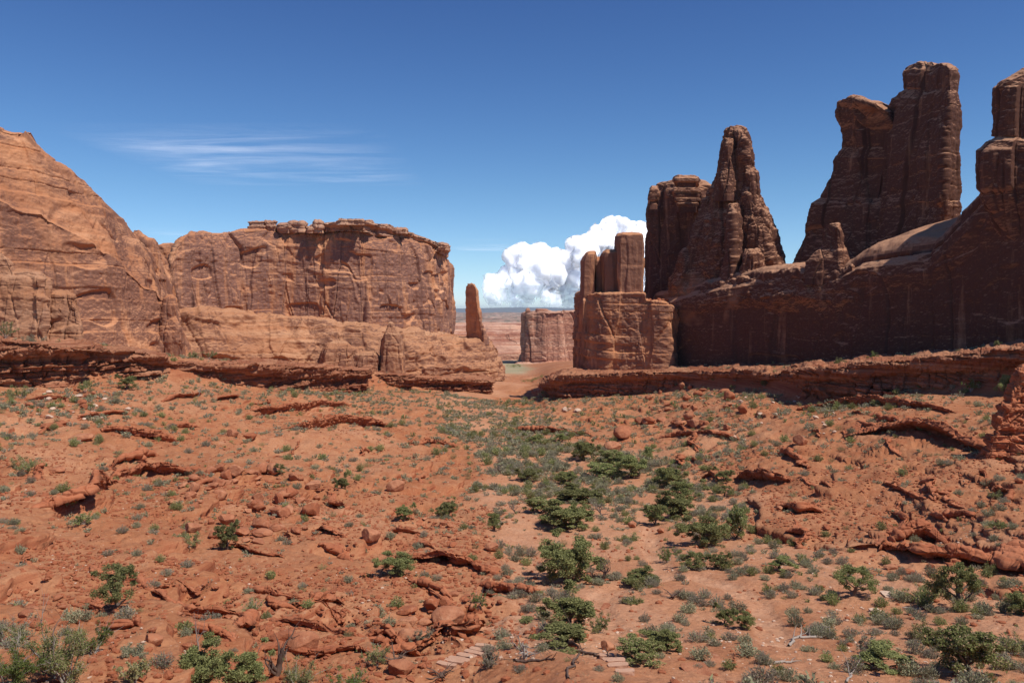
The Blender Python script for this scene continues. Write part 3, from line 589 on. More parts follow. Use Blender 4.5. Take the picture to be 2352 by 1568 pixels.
tower("body", [(700,1484,1700),(675,1484,1700),(600,1484,1680),(500,1484,1650),(478,1486,1645),(455,1492,1640),(441,1495,1634),(430,1506,1630),(424,1512,1624),(420,1530,1612)], 372, FINW, 24, dict(RF, big=2.2, ridge=1.6), 80, M['fin'], parent=bt)
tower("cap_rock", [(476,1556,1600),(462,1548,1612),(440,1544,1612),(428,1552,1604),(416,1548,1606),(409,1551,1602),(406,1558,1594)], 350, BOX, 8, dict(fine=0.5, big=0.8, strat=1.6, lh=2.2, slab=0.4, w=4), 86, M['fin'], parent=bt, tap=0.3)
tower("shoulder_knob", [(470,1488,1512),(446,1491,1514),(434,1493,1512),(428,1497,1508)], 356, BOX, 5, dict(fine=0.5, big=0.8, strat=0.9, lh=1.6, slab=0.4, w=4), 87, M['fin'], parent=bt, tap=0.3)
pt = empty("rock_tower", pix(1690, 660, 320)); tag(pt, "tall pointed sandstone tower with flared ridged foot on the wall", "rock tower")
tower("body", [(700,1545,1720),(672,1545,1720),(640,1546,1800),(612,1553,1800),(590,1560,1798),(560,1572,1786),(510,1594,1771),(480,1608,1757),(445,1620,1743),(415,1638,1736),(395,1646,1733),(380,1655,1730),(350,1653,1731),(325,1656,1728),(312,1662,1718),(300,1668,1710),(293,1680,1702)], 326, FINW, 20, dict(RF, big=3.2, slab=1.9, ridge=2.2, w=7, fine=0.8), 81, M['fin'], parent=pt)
RG = dict(RF, big=1.6, slab=1.3, w=4, ridge=1.0, fine=0.6); SP = [(-1, 0.9), (-0.5, -0.6), (0.1, -1), (1, -0.2), (0.8, 1)]
for k_, (lv_, Y_, D_) in enumerate([([(650,1722,1803),(610,1730,1801),(570,1738,1792),(530,1744,1776),(490,1748,1764),(478,1750,1760)], 311, 8), ([(560,1690,1748),(480,1698,1746),(430,1702,1742),(395,1706,1738),(388,1712,1732)], 312, 8), ([(640,1690,1760),(605,1698,1756),(585,1704,1748),(576,1712,1738)], 300, 7), ([(640,1655,1705),(560,1664,1704),(500,1668,1700),(470,1674,1692)], 307, 7), ([(420,1640,1700),(370,1652,1696),(330,1656,1690),(318,1662,1684)], 316, 6)]):
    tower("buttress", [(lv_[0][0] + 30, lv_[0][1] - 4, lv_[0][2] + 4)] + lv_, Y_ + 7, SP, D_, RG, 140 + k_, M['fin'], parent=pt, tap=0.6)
tf = empty("twin_fin", pix(2000, 580, 262)); tag(tf, "great two-headed sandstone fin in shade with one sunlit end", "rock fin")
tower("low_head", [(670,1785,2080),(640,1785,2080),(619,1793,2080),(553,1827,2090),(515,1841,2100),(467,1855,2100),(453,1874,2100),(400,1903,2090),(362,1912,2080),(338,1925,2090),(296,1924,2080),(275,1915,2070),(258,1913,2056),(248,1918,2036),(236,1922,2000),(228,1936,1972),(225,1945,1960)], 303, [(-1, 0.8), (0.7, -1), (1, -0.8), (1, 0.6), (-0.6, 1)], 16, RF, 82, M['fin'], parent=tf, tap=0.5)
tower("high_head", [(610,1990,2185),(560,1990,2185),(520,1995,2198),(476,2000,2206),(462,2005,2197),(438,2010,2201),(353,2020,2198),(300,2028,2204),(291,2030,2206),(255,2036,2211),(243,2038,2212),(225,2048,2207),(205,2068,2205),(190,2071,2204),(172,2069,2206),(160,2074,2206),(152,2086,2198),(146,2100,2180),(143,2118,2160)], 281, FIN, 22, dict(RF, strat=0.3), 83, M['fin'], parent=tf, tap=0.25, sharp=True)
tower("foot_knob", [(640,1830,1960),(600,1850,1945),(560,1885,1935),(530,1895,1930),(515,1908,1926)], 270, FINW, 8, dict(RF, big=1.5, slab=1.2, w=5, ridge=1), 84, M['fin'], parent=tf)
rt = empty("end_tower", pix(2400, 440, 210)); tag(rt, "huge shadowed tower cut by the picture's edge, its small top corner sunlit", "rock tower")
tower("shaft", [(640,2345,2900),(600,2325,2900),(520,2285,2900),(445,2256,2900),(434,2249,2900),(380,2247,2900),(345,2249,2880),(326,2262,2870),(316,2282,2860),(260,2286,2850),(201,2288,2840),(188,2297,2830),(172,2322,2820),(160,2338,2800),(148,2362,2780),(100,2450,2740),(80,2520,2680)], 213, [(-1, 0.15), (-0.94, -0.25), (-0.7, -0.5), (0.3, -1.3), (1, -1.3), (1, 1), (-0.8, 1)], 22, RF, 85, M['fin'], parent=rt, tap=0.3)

# --- three fingers butte
fg = empty("finger_butte", pix(1430, 845, 332)); tag(fg, "square-cut sandstone butte topped by four upright finger pillars", "butte")
FGA = dict(big=0.7, slab=0.6, w=5, h=6, crack=0.3, strat=0.12, lh=3, fine=0.25)
wall("block", [(1331,352,850,678),(1336,342,850,677),(1350,336,850,676),(1376,333,850,676),(1390,330,850,676),(1480,326,849,676),(1482,325,849,690),(1510,323,848,692),(1535,322,847,697),(1550,323,847,704),(1558,328,846,714)], 34,
     dict(big=1.6, slab=1.5, w=8, h=1.5, crack=0.35, strat=0.6, lh=3.2, fine=0.5, brick=0.35, bh=6, bw=12), 90, M['cliff'], px=1.3, prof=((0, 1), (1, -0.5)), lip=0.01, parent=fg, smooth=2.5)
FG = [(-1, 0.3), (-0.62, -0.9), (0.93, -1), (1, -0.9), (1, 0.9), (-0.85, 0.9)]
tower("column", [(850,1330,1374),(760,1330,1372),(690,1332,1367),(679,1334,1362)], 343, FG, 6, FGA, 95, M['cliff'], parent=fg, tap=0.2, sharp=True)
tower("column", [(850,1376,1420),(790,1374,1418),(720,1374,1404),(679,1378,1396)], 337, FG, 5, FGA, 96, M['cliff'], parent=fg, tap=0.2, sharp=True)
tower("finger", [(700,1331,1368),(660,1332,1368),(600,1333,1369),(588,1339,1369),(580,1345,1368),(576,1352,1366)], 347, FG, 9, FGA, 91, M['cliff'], parent=fg, tap=0.2, sharp=True)
tower("finger", [(700,1362,1390),(640,1363,1388),(600,1364,1386),(590,1368,1382)], 350, FG, 8, FGA, 92, M['cliff'], parent=fg, tap=0.2, sharp=True)
tower("finger", [(700,1376,1424),(640,1377,1423),(590,1378,1421),(580,1383,1419),(574,1392,1412)], 344, FG, 9, FGA, 93, M['cliff'], parent=fg, tap=0.2, sharp=True)
tower("finger", [(700,1411,1478),(640,1409,1476),(600,1408,1479),(560,1407,1479),(542,1412,1477),(536,1418,1475),(533,1430,1468)], 339, FG, 10, dict(FGA, strat=0.35, lh=7), 94, M['cliff'], parent=fg, tap=0.2, sharp=True)

# --- layered ledges rimming the valley
LG = dict(big=1.8, slab=1.3, w=3.2, h=0.8, crack=1.2, brick=3.0, bh=1.35, bw=4.2, strat=1.3, lh=1.1, fine=0.75, k=0.7)
LP = ((0, -1.0), (0.3, -0.9), (0.5, -1.0), (0.66, -1.2), (0.74, 0.4), (0.88, 1.6), (1.0, 1.2))
def ledge(key, seed, label, depth=14, A=LG, prof=LP, mat='ledge', px=1.1, name="rock_ledge", cat="rock ledge", **k):
    o = wall(name, key, depth, A, seed, M[mat], px=px, prof=prof, **dict(dict(lip=0.0, smooth=3, sink=3.5, caps=16), **k)); tag(o, label, cat); return o
ledge([(-330,168,888,772),(-100,178,884,778),(0,186,880,783),(100,191,874,789),(190,197,862,792),(205,203,868,794)], 100, "thick dark red layered ledge under the domed cliff", 18)
ledge([(196,207,860,797),(250,211,862,800),(330,219,864,808),(368,224,866,813),(380,231,868,828),(470,240,876,832),(560,252,884,834),(620,262,884,838),(700,284,890,844),(770,298,893,846),(848,310,898,848)], 101, "stepped red ledge with blocky shelves between the domed cliff and the mesa", 18)
ledge([(845,330,905,857),(880,332,925,858),(940,336,928,862),(952,344,892,864),(1040,358,892,868),(1130,372,892,873)], 102, "low banded ledge with pale crumbly top below the mesa's end", 14)
ledge([(1254,345,915,878),(1262,326,914,873),(1290,318,905,862),(1400,312,897,856),(1500,306,896,852),(1600,292,895,850),(1700,270,893,850),(1760,255,900,851)], 103, "long level ledge running out from under the finger butte", 22, A=dict(LG, brick=1.7))
ledge([(1745,256,900,852),(1800,243,925,852),(1850,226,942,851),(1862,219,915,852),(1900,214,900,848)], 104, "dark recessed part of the ledge lying in the tower's shadow", 20)
ledge([(1835,221,912,849),(1900,213,906,842),(1955,207,897,838),(2005,203,895,824),(2100,197,895,823),(2200,188,897,812),(2300,178,902,803),(2420,169,905,792),(2700,149,905,778)], 105, "tall dark ledge with a sunlit crest of plants under the shadowed wall", 22, A=dict(LG, brick=1.8))
tower_k = [(1075,2262,2420),(1050,2258,2420),(1010,2272,2420),(960,2288,2420),(920,2315,2430),(880,2325,2440),(860,2335,2440),(835,2345,2430)]
o = tower("rock_pillar", tower_k, 121, BOX, 5, dict(LG, k=0.5, brick=0.9, big=0.9), 106, M['outcrop'], px=1.2); tag(o, "cracked red rock pillar standing out of the slope, casting a black shadow", "rock pillar")

# ------------------------------------------------------------------ small outcrops on the slopes
OA = dict(big=0.45, slab=0.75, w=1.6, h=0.6, crack=1.5, brick=1.3, bh=0.7, bw=1.8, fine=0.22, k=0.35, capfade=3)
def outcrop(pts, seed, label, depth=5.0, A=OA, over=0.5, px=1.2, **k):
    """pts: (column, foot row, top row) along the slope"""
    key = []
    for u, vb, vt in pts:
        x, y, z = hit(u, vb); key.append((u, y, VH - z*F/y + 2, vt))
    o = wall("rock_outcrop", key, depth, A, seed, M['outcrop'], px=px, prof=((0, -over*1.6), (0.35, -over*1.2), (0.6, 0.1*over), (0.8, over), (1, over*0.5)), lip=0.0, smooth=1.0, sink=0.9, caps=18, conform=True, **k)
    tag(o, label, "rock outcrop"); return o
OB = dict(OA, brick=1.25, bh=1.0, bw=2.6, big=0.6, slab=0.8, w=2.4, fine=0.22)
outcrop([(70,1165,1135),(120,1168,1118),(165,1172,1104),(200,1165,1090),(235,1125,1076),(255,1105,1070)], 201, "red rock bank with a black cave-like hollow on the slope below the domed cliff", 6, OB, over=1.1)
outcrop([(262,1098,1064),(330,1095,1060),(400,1088,1060),(445,1084,1062)], 202, "knobby red rock ledge just uphill of the fallen boulder field")
outcrop([(235,990,964),(300,1000,975),(360,1012,986),(405,1015,994)], 203, "broken thin-bedded outcrop high on the slope below the domed cliff")
outcrop([(640,988,968),(700,986,960),(780,974,952),(860,978,954),(905,980,962)], 204, "long low red ledge high on the slope in front of the mesa")
outcrop([(560,945,928),(640,948,926),(720,938,918),(800,930,914)], 205, "uppermost thin red bed under the blocky rim ledge")
outcrop([(922,1288,1264),(975,1292,1258),(1015,1294,1250),(1060,1302,1248),(1102,1294,1262)], 206, "dark undercut ledge beside the valley floor, its blocks split by upright cracks", 5, OB, over=0.9)
outcrop([(900,1474,1446),(945,1484,1440),(985,1470,1428),(1020,1462,1420),(1060,1462,1424),(1085,1440,1408)], 207, "low red shelf carrying the pile of rounded rocks above the steps", 5, dict(OB, big=1.1, brick=0.9, bh=0.9, bw=2), over=1.0)
outcrop([(640,1398,1380),(700,1392,1370),(760,1382,1360),(795,1372,1350)], 209, "thin dark overhanging bed on the bare slope uphill of the largest outcrop", 4, over=0.6)
outcrop([(495,1446,1420),(545,1446,1410),(575,1420,1392)], 210, "smooth red hump with a black overhang beside the slender dark shrub", 4, OB, over=0.9)
outcrop([(1965,1256,1238),(2030,1258,1230),(2080,1268,1236),(2130,1288,1254),(2200,1294,1258),(2290,1304,1270),(2360,1312,1275),(2440,1322,1280)], 211, "long sinuous double ledge across the slope under the shadowed wall", 5, OB, over=1.0)
outcrop([(2055,1236,1204),(2085,1238,1196),(2120,1238,1198),(2145,1244,1212),(2185,1246,1228)], 212, "arched rock rib curling above the long sinuous ledge", 3.5, OB, over=0.9)
outcrop([(1688,1098,1074),(1740,1108,1076),(1780,1110,1078),(1822,1108,1082)], 213, "row of dark blocks on the slope above the thick juniper group", 4)
outcrop([(1792,1162,1134),(1835,1180,1146),(1882,1176,1150)], 214, "dark jumbled ledge, second step below the row of dark blocks", 4, over=0.8)
outcrop([(1955,1000,976),(2040,990,966),(2110,990,962),(2175,1014,966),(2225,1030,984),(2262,1034,974)], 215, "ragged ledge with a dark hollow beside the cracked pillar", 7, OB, over=1.4)
outcrop([(1832,942,918),(1900,934,914),(2000,930,906),(2100,938,914),(2200,954,922)], 216, "uppermost crumbling bed under the tall dark ledge", 6)
outcrop([(1125,990,976),(1190,992,980),(1250,994,980),(1320,1000,984),(1375,1008,992)], 217, "low straight red bed crossing the valley beyond the shrubs", 6)
outcrop([(935,1024,1012),(980,1020,1008),(1020,1022,1010),(1055,1028,1014)], 218, "short thin red bed on the smooth slope left of the dry wash", 4)
outcrop([(1500,1010,996),(1560,1000,984),(1640,1002,986),(1700,1010,994)], 219, "low broken bed at the foot of the pinkish rock fall", 5)
outcrop([(330,1350,1338),(370,1354,1340),(420,1352,1342)], 220, "small flaky ledge right of the twisted slope juniper", 2.5)

def contour_ledge(u0, v0, L, H, seed):
    x, y, _ = hit(u0, v0); g = np.random.default_rng(seed); P = [(x, y)]; sg = 1 if g.random() < .5 else -1; n = max(4, int(L/1.2))
    for i in range(n):
        gx = float(base_z(np.array([x+4]), np.array([y]))[0] - base_z(np.array([x-4]), np.array([y]))[0]); gy_ = float(base_z(np.array([x]), np.array([y+4]))[0] - base_z(np.array([x]), np.array([y-4]))[0]) + 0.4
        q = math.hypot(gx, gy_) + 1e-6; dx, dy = -gy_/q*sg, gx/q*sg; a = g.normal()*0.35; dx, dy = dx*math.cos(a)-dy*math.sin(a), dx*math.sin(a)+dy*math.cos(a); x += dx*L/n; y = max(y + dy*L/n, 26); P.append((x, y))
    P = np.array(P); 
    if P[0, 0]/P[0, 1] > P[-1, 0]/P[-1, 1]: P = P[::-1]
    z = ground_z(P[:, 0], P[:, 1]); key = []
    for (x, y), zz in zip(P, z): key.append((CX + F*x/y, y, VH - zz*F/y, VH - (zz + H)*F/y))
    o = wall("broken_ledge", key, 2.0 + 2*H, dict(OA, brick=0.8*H, bh=0.5*H, bw=1.6*H, big=0.6*H, slab=0.4*H, w=1.4, fine=0.14), seed, M['outcrop'], px=1.3, prof=((0, -0.7*H), (0.4, -0.45*H), (0.6, 0.1*H), (0.85, 0.4*H), (1, 0.2*H)), lip=0.0, smooth=0.6, sink=0.5, caps=12, conform=True)
    return o
r9 = random.Random(99); cnt = 0
while cnt < 74:
    v = 905 + 640*r9.random()**1.25; u = r9.uniform(-30, 2380); x, y, z = hit(u, v)
    if floor_mask(np.array([x]), np.array([y]))[0] > 0.15 or not (40 < y < 240): continue
    o = contour_ledge(u, v, r9.uniform(3, 11)*(0.6 + y/160), r9.uniform(0.35, 1.0)*(0.6 + y/170), 1200 + cnt); cnt += 1
    side = "below the domed cliff and the mesa" if u < 1200 else "under the shadowed wall"
    tag(o, "small broken red ledge jutting from the slope " + side, "rock ledge", "small ledges on the slope " + side)

# ------------------------------------------------------------------ boulders
def boulder_mesh(seed, sub=4, facets=11, sx=1, sy=0.8, sz=0.65):
    bm = bmesh.new(); bmesh.ops.create_icosphere(bm, subdivisions=sub, radius=1.0); rng = np.random.default_rng(seed)
    V = np.array([v.co[:] for v in bm.verts]); Fa = np.array([[v.index for v in f.verts] for f in bm.faces]); bm.free()
    for _ in range(facets):
        n = rng.normal(size=3); n /= np.linalg.norm(n); d = rng.uniform(0.55, 0.85); e = V@n - d; V = V - np.outer(np.maximum(e, 0)*0.93, n)
    V = V*(1 + 0.10*fb3(V[:, 0]*1.7+seed, V[:, 1]*1.7, V[:, 2]*1.7, 4, seed))[:, None]
    V = V*(1 - 0.05*(np.abs(fb3(V[:, 0]*2.5+seed, V[:, 1]*2.5, V[:, 2]*6, 2, seed+9)) < 0.06))[:, None]
    V = V*np.array([sx, sy, sz])*0.5; V[:, 2] += 0.5*sz*0.62
    return V, Fa
BP = []
for i, (sx, sy, sz) in enumerate([(1, .8, .65), (1, .9, .8), (1, .7, .45), (1, .85, .6), (1.1, .6, .7), (1, .8, .35), (1, 1, .85), (1.2, .7, .5)]):
    V, Fa = boulder_mesh(500+i, 4, 9+i % 4*3, sx, sy, sz); BP.append(mesh_np("boulder", V, Fa, M['boulder'], smooth=True))
BPP = []
for i in range(3):
    V, Fa = boulder_mesh(540+i, 3, 12, 1, .8, .6); BPP.append(mesh_np("pale_boulder", V, Fa, M['pale'], smooth=False))
rnd = random.Random(7)
def place_boulder(u, v, wpx, label, group=None, shape=None, pale=False, rz=None, name="boulder", sz=1.0, tilt=0.15):
    x, y, z = hit(u, v); m = (BPP if pale else BP); me = m[shape if shape is not None else rnd.randrange(len(m))]
    o = obj(name, me, None, (x, y, z)); w_ = wpx*y/F
    o.scale = (w_, w_, w_*sz); o.rotation_euler = (rnd.uniform(-tilt, tilt), rnd.uniform(-tilt, tilt), rz if rz is not None else rnd.uniform(0, 6.28))
    tag(o, label, "boulder", group); return o
for a in [(352,1482,46,"dark rounded boulder lying on the slope between the large corner shrub and the dead tree",1,0.0),
          (351,1452,24,"small brown boulder just uphill of the dark rounded boulder",3,0.3),
          (405,1420,28,"upright reddish boulder tilted over on the bare slope",4,0.6),
          (385,1470,18,"round red boulder touching the foot of the forked dead tree",6,0.3),
          (700,1496,84,"broad smooth boulder on the slope, largest of the pair beyond the hollow dead trunk",0,0.1),
          (650,1470,70,"flat tan slab leaning behind the broad smooth boulder",2,0.4),
          (430,1492,30,"red stone beside the forked dead trunk",3,0.2),
          (62,1422,36,"reddish boulder below a tan slab near the large corner shrub",6,0.2),
          (68,1405,40,"tan slab propped on a reddish boulder",5,0.2),
          (133,1378,22,"dark upright stone on the slope beyond the large corner shrub",4,0.9),
          (143,1396,24,"flat dark stone just below the dark upright stone",2,0.0),
          (20,1368,24,"rounded red stone at the picture's edge",6,0.0),
          (853,1256,50,"split tan boulder with a pale face on the slope above the ledge",1,0.2),
          (1182,1362,38,"lone rounded red boulder beside the trail fork",6,0.1),
          (1130,1267,36,"rounded boulder on the edge of the valley floor",0,0.0),
          (873,1482,32,"round boulder standing on its own downhill of the largest outcrop",6,0.4),
          (912,1127,48,"smooth tan boulder resting on the bed above the bare slope",0,0.1),
          (535,1003,30,"square dark boulder high on the slope in front of the mesa",1,0.5),
          (575,1012,34,"second dark boulder high on the slope in front of the mesa",3,0.1),
          (120,985,52,"leaning tan slab among rubble high on the slope",2,0.5),
          (185,1010,58,"long brown slab lying across the upper slope",5,0.3),
          (130,1083,40,"flat pale slab on the lip above the cave-like hollow",5,0.1),
          (1470,972,26,"dark cube of rock perched on the pinkish rock fall",1,0.7),
          (1407,1036,44,"big smooth tan boulder at the edge of the junipers",0,0.1),
          (1350,1031,36,"smaller smooth tan boulder near the edge of the junipers",6,0.2),
          (1430,1006,52,"largest smooth grey-tan boulder of the rock fall",0,0.9),
          (1452,1212,26,"red boulder on bare sand by the junipers",6,0.1),
          (1518,1226,22,"round red boulder where the trail leaves the junipers",6,0.1),
          (1840,1022,40,"square dark boulder on the slope under the recessed ledge",1,0.2),
          (2139,1308,24,"dark brown block standing below the long sinuous ledge",1,0.6),
          (2045,1308,36,"flat dark stone below the long sinuous ledge",2,0.1),
          (2086,1320,34,"second flat dark stone, lower, below the long sinuous ledge",2,0.3),
          (2340,1112,22,"lone dark boulder below the cracked pillar",6,0.2),
          (920,1546,70,"knobby boulder pile with dark gaps in front of the stone steps",3,0.0),
          (1030,1436,84,"largest rounded rock of the pile above the steps, throwing a black shadow",0,0.2),
          (992,1398,44,"rounded rock perched on the back of the rock pile above the steps",6,0.1),
          (1022,1396,36,"second rounded rock on the back of the rock pile above the steps",1,0.5),
          (1040,1368,34,"small capping block furthest up the rock pile above the steps",2,0.3),
          (946,1468,66,"long low rock at the front of the rock pile above the steps",7,0.1),
          (938,1440,50,"flat middle rock on the near side of the rock pile above the steps",3,0.2),
          (934,1408,54,"smooth sloping rock at the near upper side of the rock pile above the steps",5,0.1),
          (975,1440,36,"wedged rock in the middle of the rock pile above the steps",4,0.3),
          (1090,1405,28,"dark hooked rock standing off the far side of the rock pile",4,0.6),
          (1395,1494,40,"reddish block beside the right end of the sandy path",1,0.0),
          (1440,893,14,"tilted reddish slab leaning under the level ledge",2,0.9)]:
    place_boulder(a[0], a[1], a[2], a[3], shape=a[4], rz=a[5])
def cluster(n, cu, cv, ru, rv, lo, hi, label, group, pale=False, seed=0, rock=None):
    r = random.Random(seed)
    for i in range(n):
        a = r.uniform(0, 6.28); q = math.sqrt(r.random()); s_ = lo + (hi-lo)*r.random()**2.5
        place_boulder(cu + ru*q*math.cos(a), cv + rv*q*math.sin(a), s_, label, group, pale=pale, sz=r.uniform(0.7, 1.2))
cluster(95, 570, 1165, 180, 85, 10, 52, "tan boulder in the fallen boulder field on the slope before the mesa", "fallen boulders on the slope before the mesa", seed=1)
cluster(12, 480, 1120, 60, 35, 25, 46, "large tan block at the head of the fallen boulder field", "large blocks heading the boulder field", seed=2)
cluster(80, 1590, 948, 120, 62, 8, 38, "pinkish block in the rock fall under the level ledge", "blocks of the pinkish rock fall", seed=3)
cluster(22, 130, 930, 110, 40, 7, 24, "broken stone on the upper slope under the thick red ledge", "broken stones under the thick red ledge", seed=4)
cluster(5, 1310, 947, 22, 7, 10, 22, "white stone in the small heap on the slope across the valley", "heap of white stones", pale=True, seed=5)
cluster(26, 1790, 965, 170, 60, 7, 18, "pale stone scattered on the slope under the recessed ledge", "pale stones under the recessed ledge", pale=True, seed=6)
cluster(26, 190, 935, 130, 40, 7, 22, "whitish stone on the upper slope under the thick red ledge", "whitish stones under the thick red ledge", pale=True, seed=7)
cluster(16, 1860, 1200, 90, 70, 7, 24, "dark block strewn below the jumbled ledge", "dark blocks below the jumbled ledge", seed=8)
cluster(12, 2240, 990, 90, 40, 7, 22, "dark block on the slope around the cracked pillar", "blocks around the cracked pillar", seed=9)
cluster(16, 1000, 1210, 90, 60, 6, 26, "red stone on the smooth slope before the shrubs", "red stones on the smooth slope", seed=10)
cluster(12, 750, 1300, 160, 60, 6, 14, "small red stone on the bare slope uphill of the largest outcrop", "small red stones on the bare slope", seed=11)
cluster(9, 1500, 686, 22, 4, 8, 18, "", None, seed=12) if False else None
r_ = random.Random(31)
for i in range(7):   # blocks lying on the finger butte's shoulder
    u = 1487 + i*7 + r_.uniform(-2, 2); y = 333 + r_.uniform(-2, 3); x = (u-CX)/F*y
    o = obj("boulder", BP[i % 8], None, (x, y, (VH-692)/F*y)); s_ = r_.uniform(10, 17)*y/F; o.scale = (s_, s_, s_); o.rotation_euler = (r_.uniform(-.4, .4), r_.uniform(-.4, .4), r_.uniform(0, 6))
    tag(o, "tumbled block heaped on the shoulder beside the finger pillars", "boulder", "blocks on the butte's shoulder")
# small loose stones nobody could count
def scatter_m2(N, seed, dens, ymax=340.0):
    """points with a density given in plants per square metre"""
    g = np.random.default_rng(seed); lr = math.log(ymax/20.); u = g.uniform(-150, 2500, N); y = 20*np.exp(g.random(N)*lr); x = (u-CX)/F*y; z = ground_z(x, y); v = VH - z*F/y
    have = N/(2650*lr)*F/y**2; k = np.flatnonzero(g.random(N) < dens(x, y, u, v)/have); return x[k], y[k], z[k], u[k], v[k]
def scatter(n, seed, dens):
    """random ground points (u, v) where dens(x, y, u, v) > random"""
    g = np.random.default_rng(seed); u = g.uniform(-150, 2500, n*3); y = 20*np.exp(g.random(n*3)*math.log(340/20.)); y = y
    x = (u-CX)/F*y; z = ground_z(x, y); v = VH - z*F/y
    keep = g.random(n*3) < dens(x, y, u, v); k = np.flatnonzero(keep)[:n]; return x[k], y[k], z[k], u[k], v[k]
ico = bmesh.new(); bmesh.ops.create_icosphere(ico, subdivisions=1, radius=0.5); IV = np.array([v.co[:] for v in ico.verts]); IF = np.array([[v.index for v in f.verts] for f in ico.faces]); ico.free()
def rubble(n, seed, dens, smin, smax, mat, label):
    x, y, z, u, v = scatter(n, seed, dens); g = np.random.default_rng(seed+1); n = len(x)
    s_ = (smin + (smax-smin)*g.random(n)**2.4)
    V = IV[None]*(1 + 0.5*(g.random((n, len(IV), 1))-0.5)); V = V*np.stack([s_, s_*g.uniform(.5, 1, n), s_*g.uniform(.3, .7, n)], 1)[:, None, :]
    a = g.uniform(0, 6.28, n)[:, None]; c, s = np.cos(a), np.sin(a)
    V = np.stack([V[..., 0]*c - V[..., 1]*s, V[..., 0]*s + V[..., 1]*c, V[..., 2]], -1) + np.stack([x, y, z + s_*0.1], 1)[:, None, :]
    Fc = (IF[None] + (np.arange(n)*len(IV))[:, None, None]).reshape(-1, 3)
    tag(obj("rubble", mesh_np("rubble", V.reshape(-1, 3), Fc, mat, smooth=False)), label, "rubble", kind='stuff')
off = lambda x, y: 1 - floor_mask(x, y)
rubble(60000, 301, lambda x, y, u, v: (0.15 + 0.85*off(x, y))*(0.12 + 0.88*sstep(-0.15, 0.25, fb2(x*0.05, y*0.05, 4, 302)))*np.clip(y/90, 0.2, 1), 0.07, 0.6, M['boulder'], "loose red stones strewn over the slopes")
rubble(9000, 311, lambda x, y, u, v: 0.9*sstep(0.0, 0.35, fb2(x*0.06, y*0.06, 3, 312))*np.clip(y/120, 0.12, 1), 0.05, 0.32, M['pale'], "pale chips of rock littering the ground")

# ------------------------------------------------------------------ plants
def tube(paths, sides=5):
    """paths: list of (points (n,3), radii (n)) -> one mesh of tapered tubes"""
    VV, FF, o = [], [], 0
    for P, r in paths:
        P = np.asarray(P, float); n = len(P); T = np.gradient(P, axis=0); T /= np.linalg.norm(T, axis=1, keepdims=True)+1e-9
        ref = np.array([0.31, 0.9, 0.3]); A_ = np.cross(T, ref); A_ /= np.linalg.norm(A_, axis=1, keepdims=True)+1e-9; B_ = np.cross(T, A_)
        an = np.linspace(0, 2*math.pi, sides, endpoint=False)
        V = P[:, None] + np.asarray(r)[:, None, None]*(np.cos(an)[None, :, None]*A_[:, None] + np.sin(an)[None, :, None]*B_[:, None])
        VV.append(V.reshape(-1, 3)); FF.append(grid_faces(n, sides, True) + o); o += n*sides
    return np.concatenate(VV), np.concatenate(FF)
def branch(g, p0, d0, L, r0, n=9, wob=0.35, up=0.1, r1=0.25):
    P = [np.array(p0, float)]; d = np.array(d0, float); d /= np.linalg.norm(d)
    for i in range(n):
        d = d + g.normal(size=3)*wob*0.5 + np.array([0, 0, up]); d /= np.linalg.norm(d); P.append(P[-1] + d*L/n)
    return np.array(P), np.linspace(r0, r0*r1, n+1)*(1 + 0.12*g.normal(size=n+1))
def skeleton(g, H, W, nl=6, trunk_r=0.16, levels=2, wob=0.4, lean=0.2, up=0.12):
    paths, tips = [], []
    P, r = branch(g, (0, 0, -0.15), (g.normal()*lean, g.normal()*lean, 1), H*0.55, trunk_r, 8, wob*0.6, 0.1, 0.55); paths.append((P, r))
    for i in range(nl):
        k = g.integers(1, len(P)); a = 6.28*(i + g.random())/nl; d = (math.cos(a)*W/H*1.1, math.sin(a)*W/H*1.1, g.uniform(0.35, 1.1))
        Q, q = branch(g, P[k], d, g.uniform(0.42, 0.68)*max(H, W*0.9), r[k]*0.6, 8, wob, up, 0.2); paths.append((Q, q)); tips.append(Q[-1])
        if levels > 1:
            for j in range(4):
                m = g.integers(2, len(Q)); dd = (Q[m]-Q[m-1]); dd = dd/np.linalg.norm(dd) + g.normal(size=3)*0.7
                S2, s2 = branch(g, Q[m], dd, g.uniform(0.18, 0.34)*H, q[m]*0.6, 5, wob, up, 0.25); paths.append((S2, s2)); tips.append(S2[-1])
                if levels > 2:
                    for _ in range(3):
                        m2 = g.integers(1, len(S2)); S3, s3 = branch(g, S2[m2], (S2[m2]-S2[m2-1])*6 + g.normal(size=3)*0.8, 0.14*H, s2[m2]*0.6, 4, wob, up, 0.3); paths.append((S3, s3))
    tips.append(P[-1]); return paths, np.array(tips)
def leaves(g, C, Rr, n, size, flat_=0.8, asp=0.5, shell=0.45):
    """n small kite-shaped leaf sprays spread through the clumps"""
    k = g.integers(0, len(C), n); d = g.normal(size=(n, 3)); d /= np.linalg.norm(d, axis=1, keepdims=True)
    rr = Rr[k]*(shell + (1-shell)*g.random(n))*(0.75 + 0.35*vn3(d[:, 0]*3 + k, d[:, 1]*3, d[:, 2]*3, 5))
    c = C[k] + d*rr[:, None]*np.array([1, 1, flat_]); t = d*0.7 + g.normal(size=(n, 3)); t[:, 2] += 0.3; t /= np.linalg.norm(t, axis=1, keepdims=True)
    b = np.cross(t, g.normal(size=(n, 3))); b /= np.linalg.norm(b, axis=1, keepdims=True)+1e-9; s_ = size*g.uniform(0.6, 1.4, n)[:, None]
    V = np.stack([c - t*s_, c + b*s_*asp, c + t*s_, c - b*s_*asp], 1); return V.reshape(-1, 3), np.arange(n*4).reshape(-1, 4)
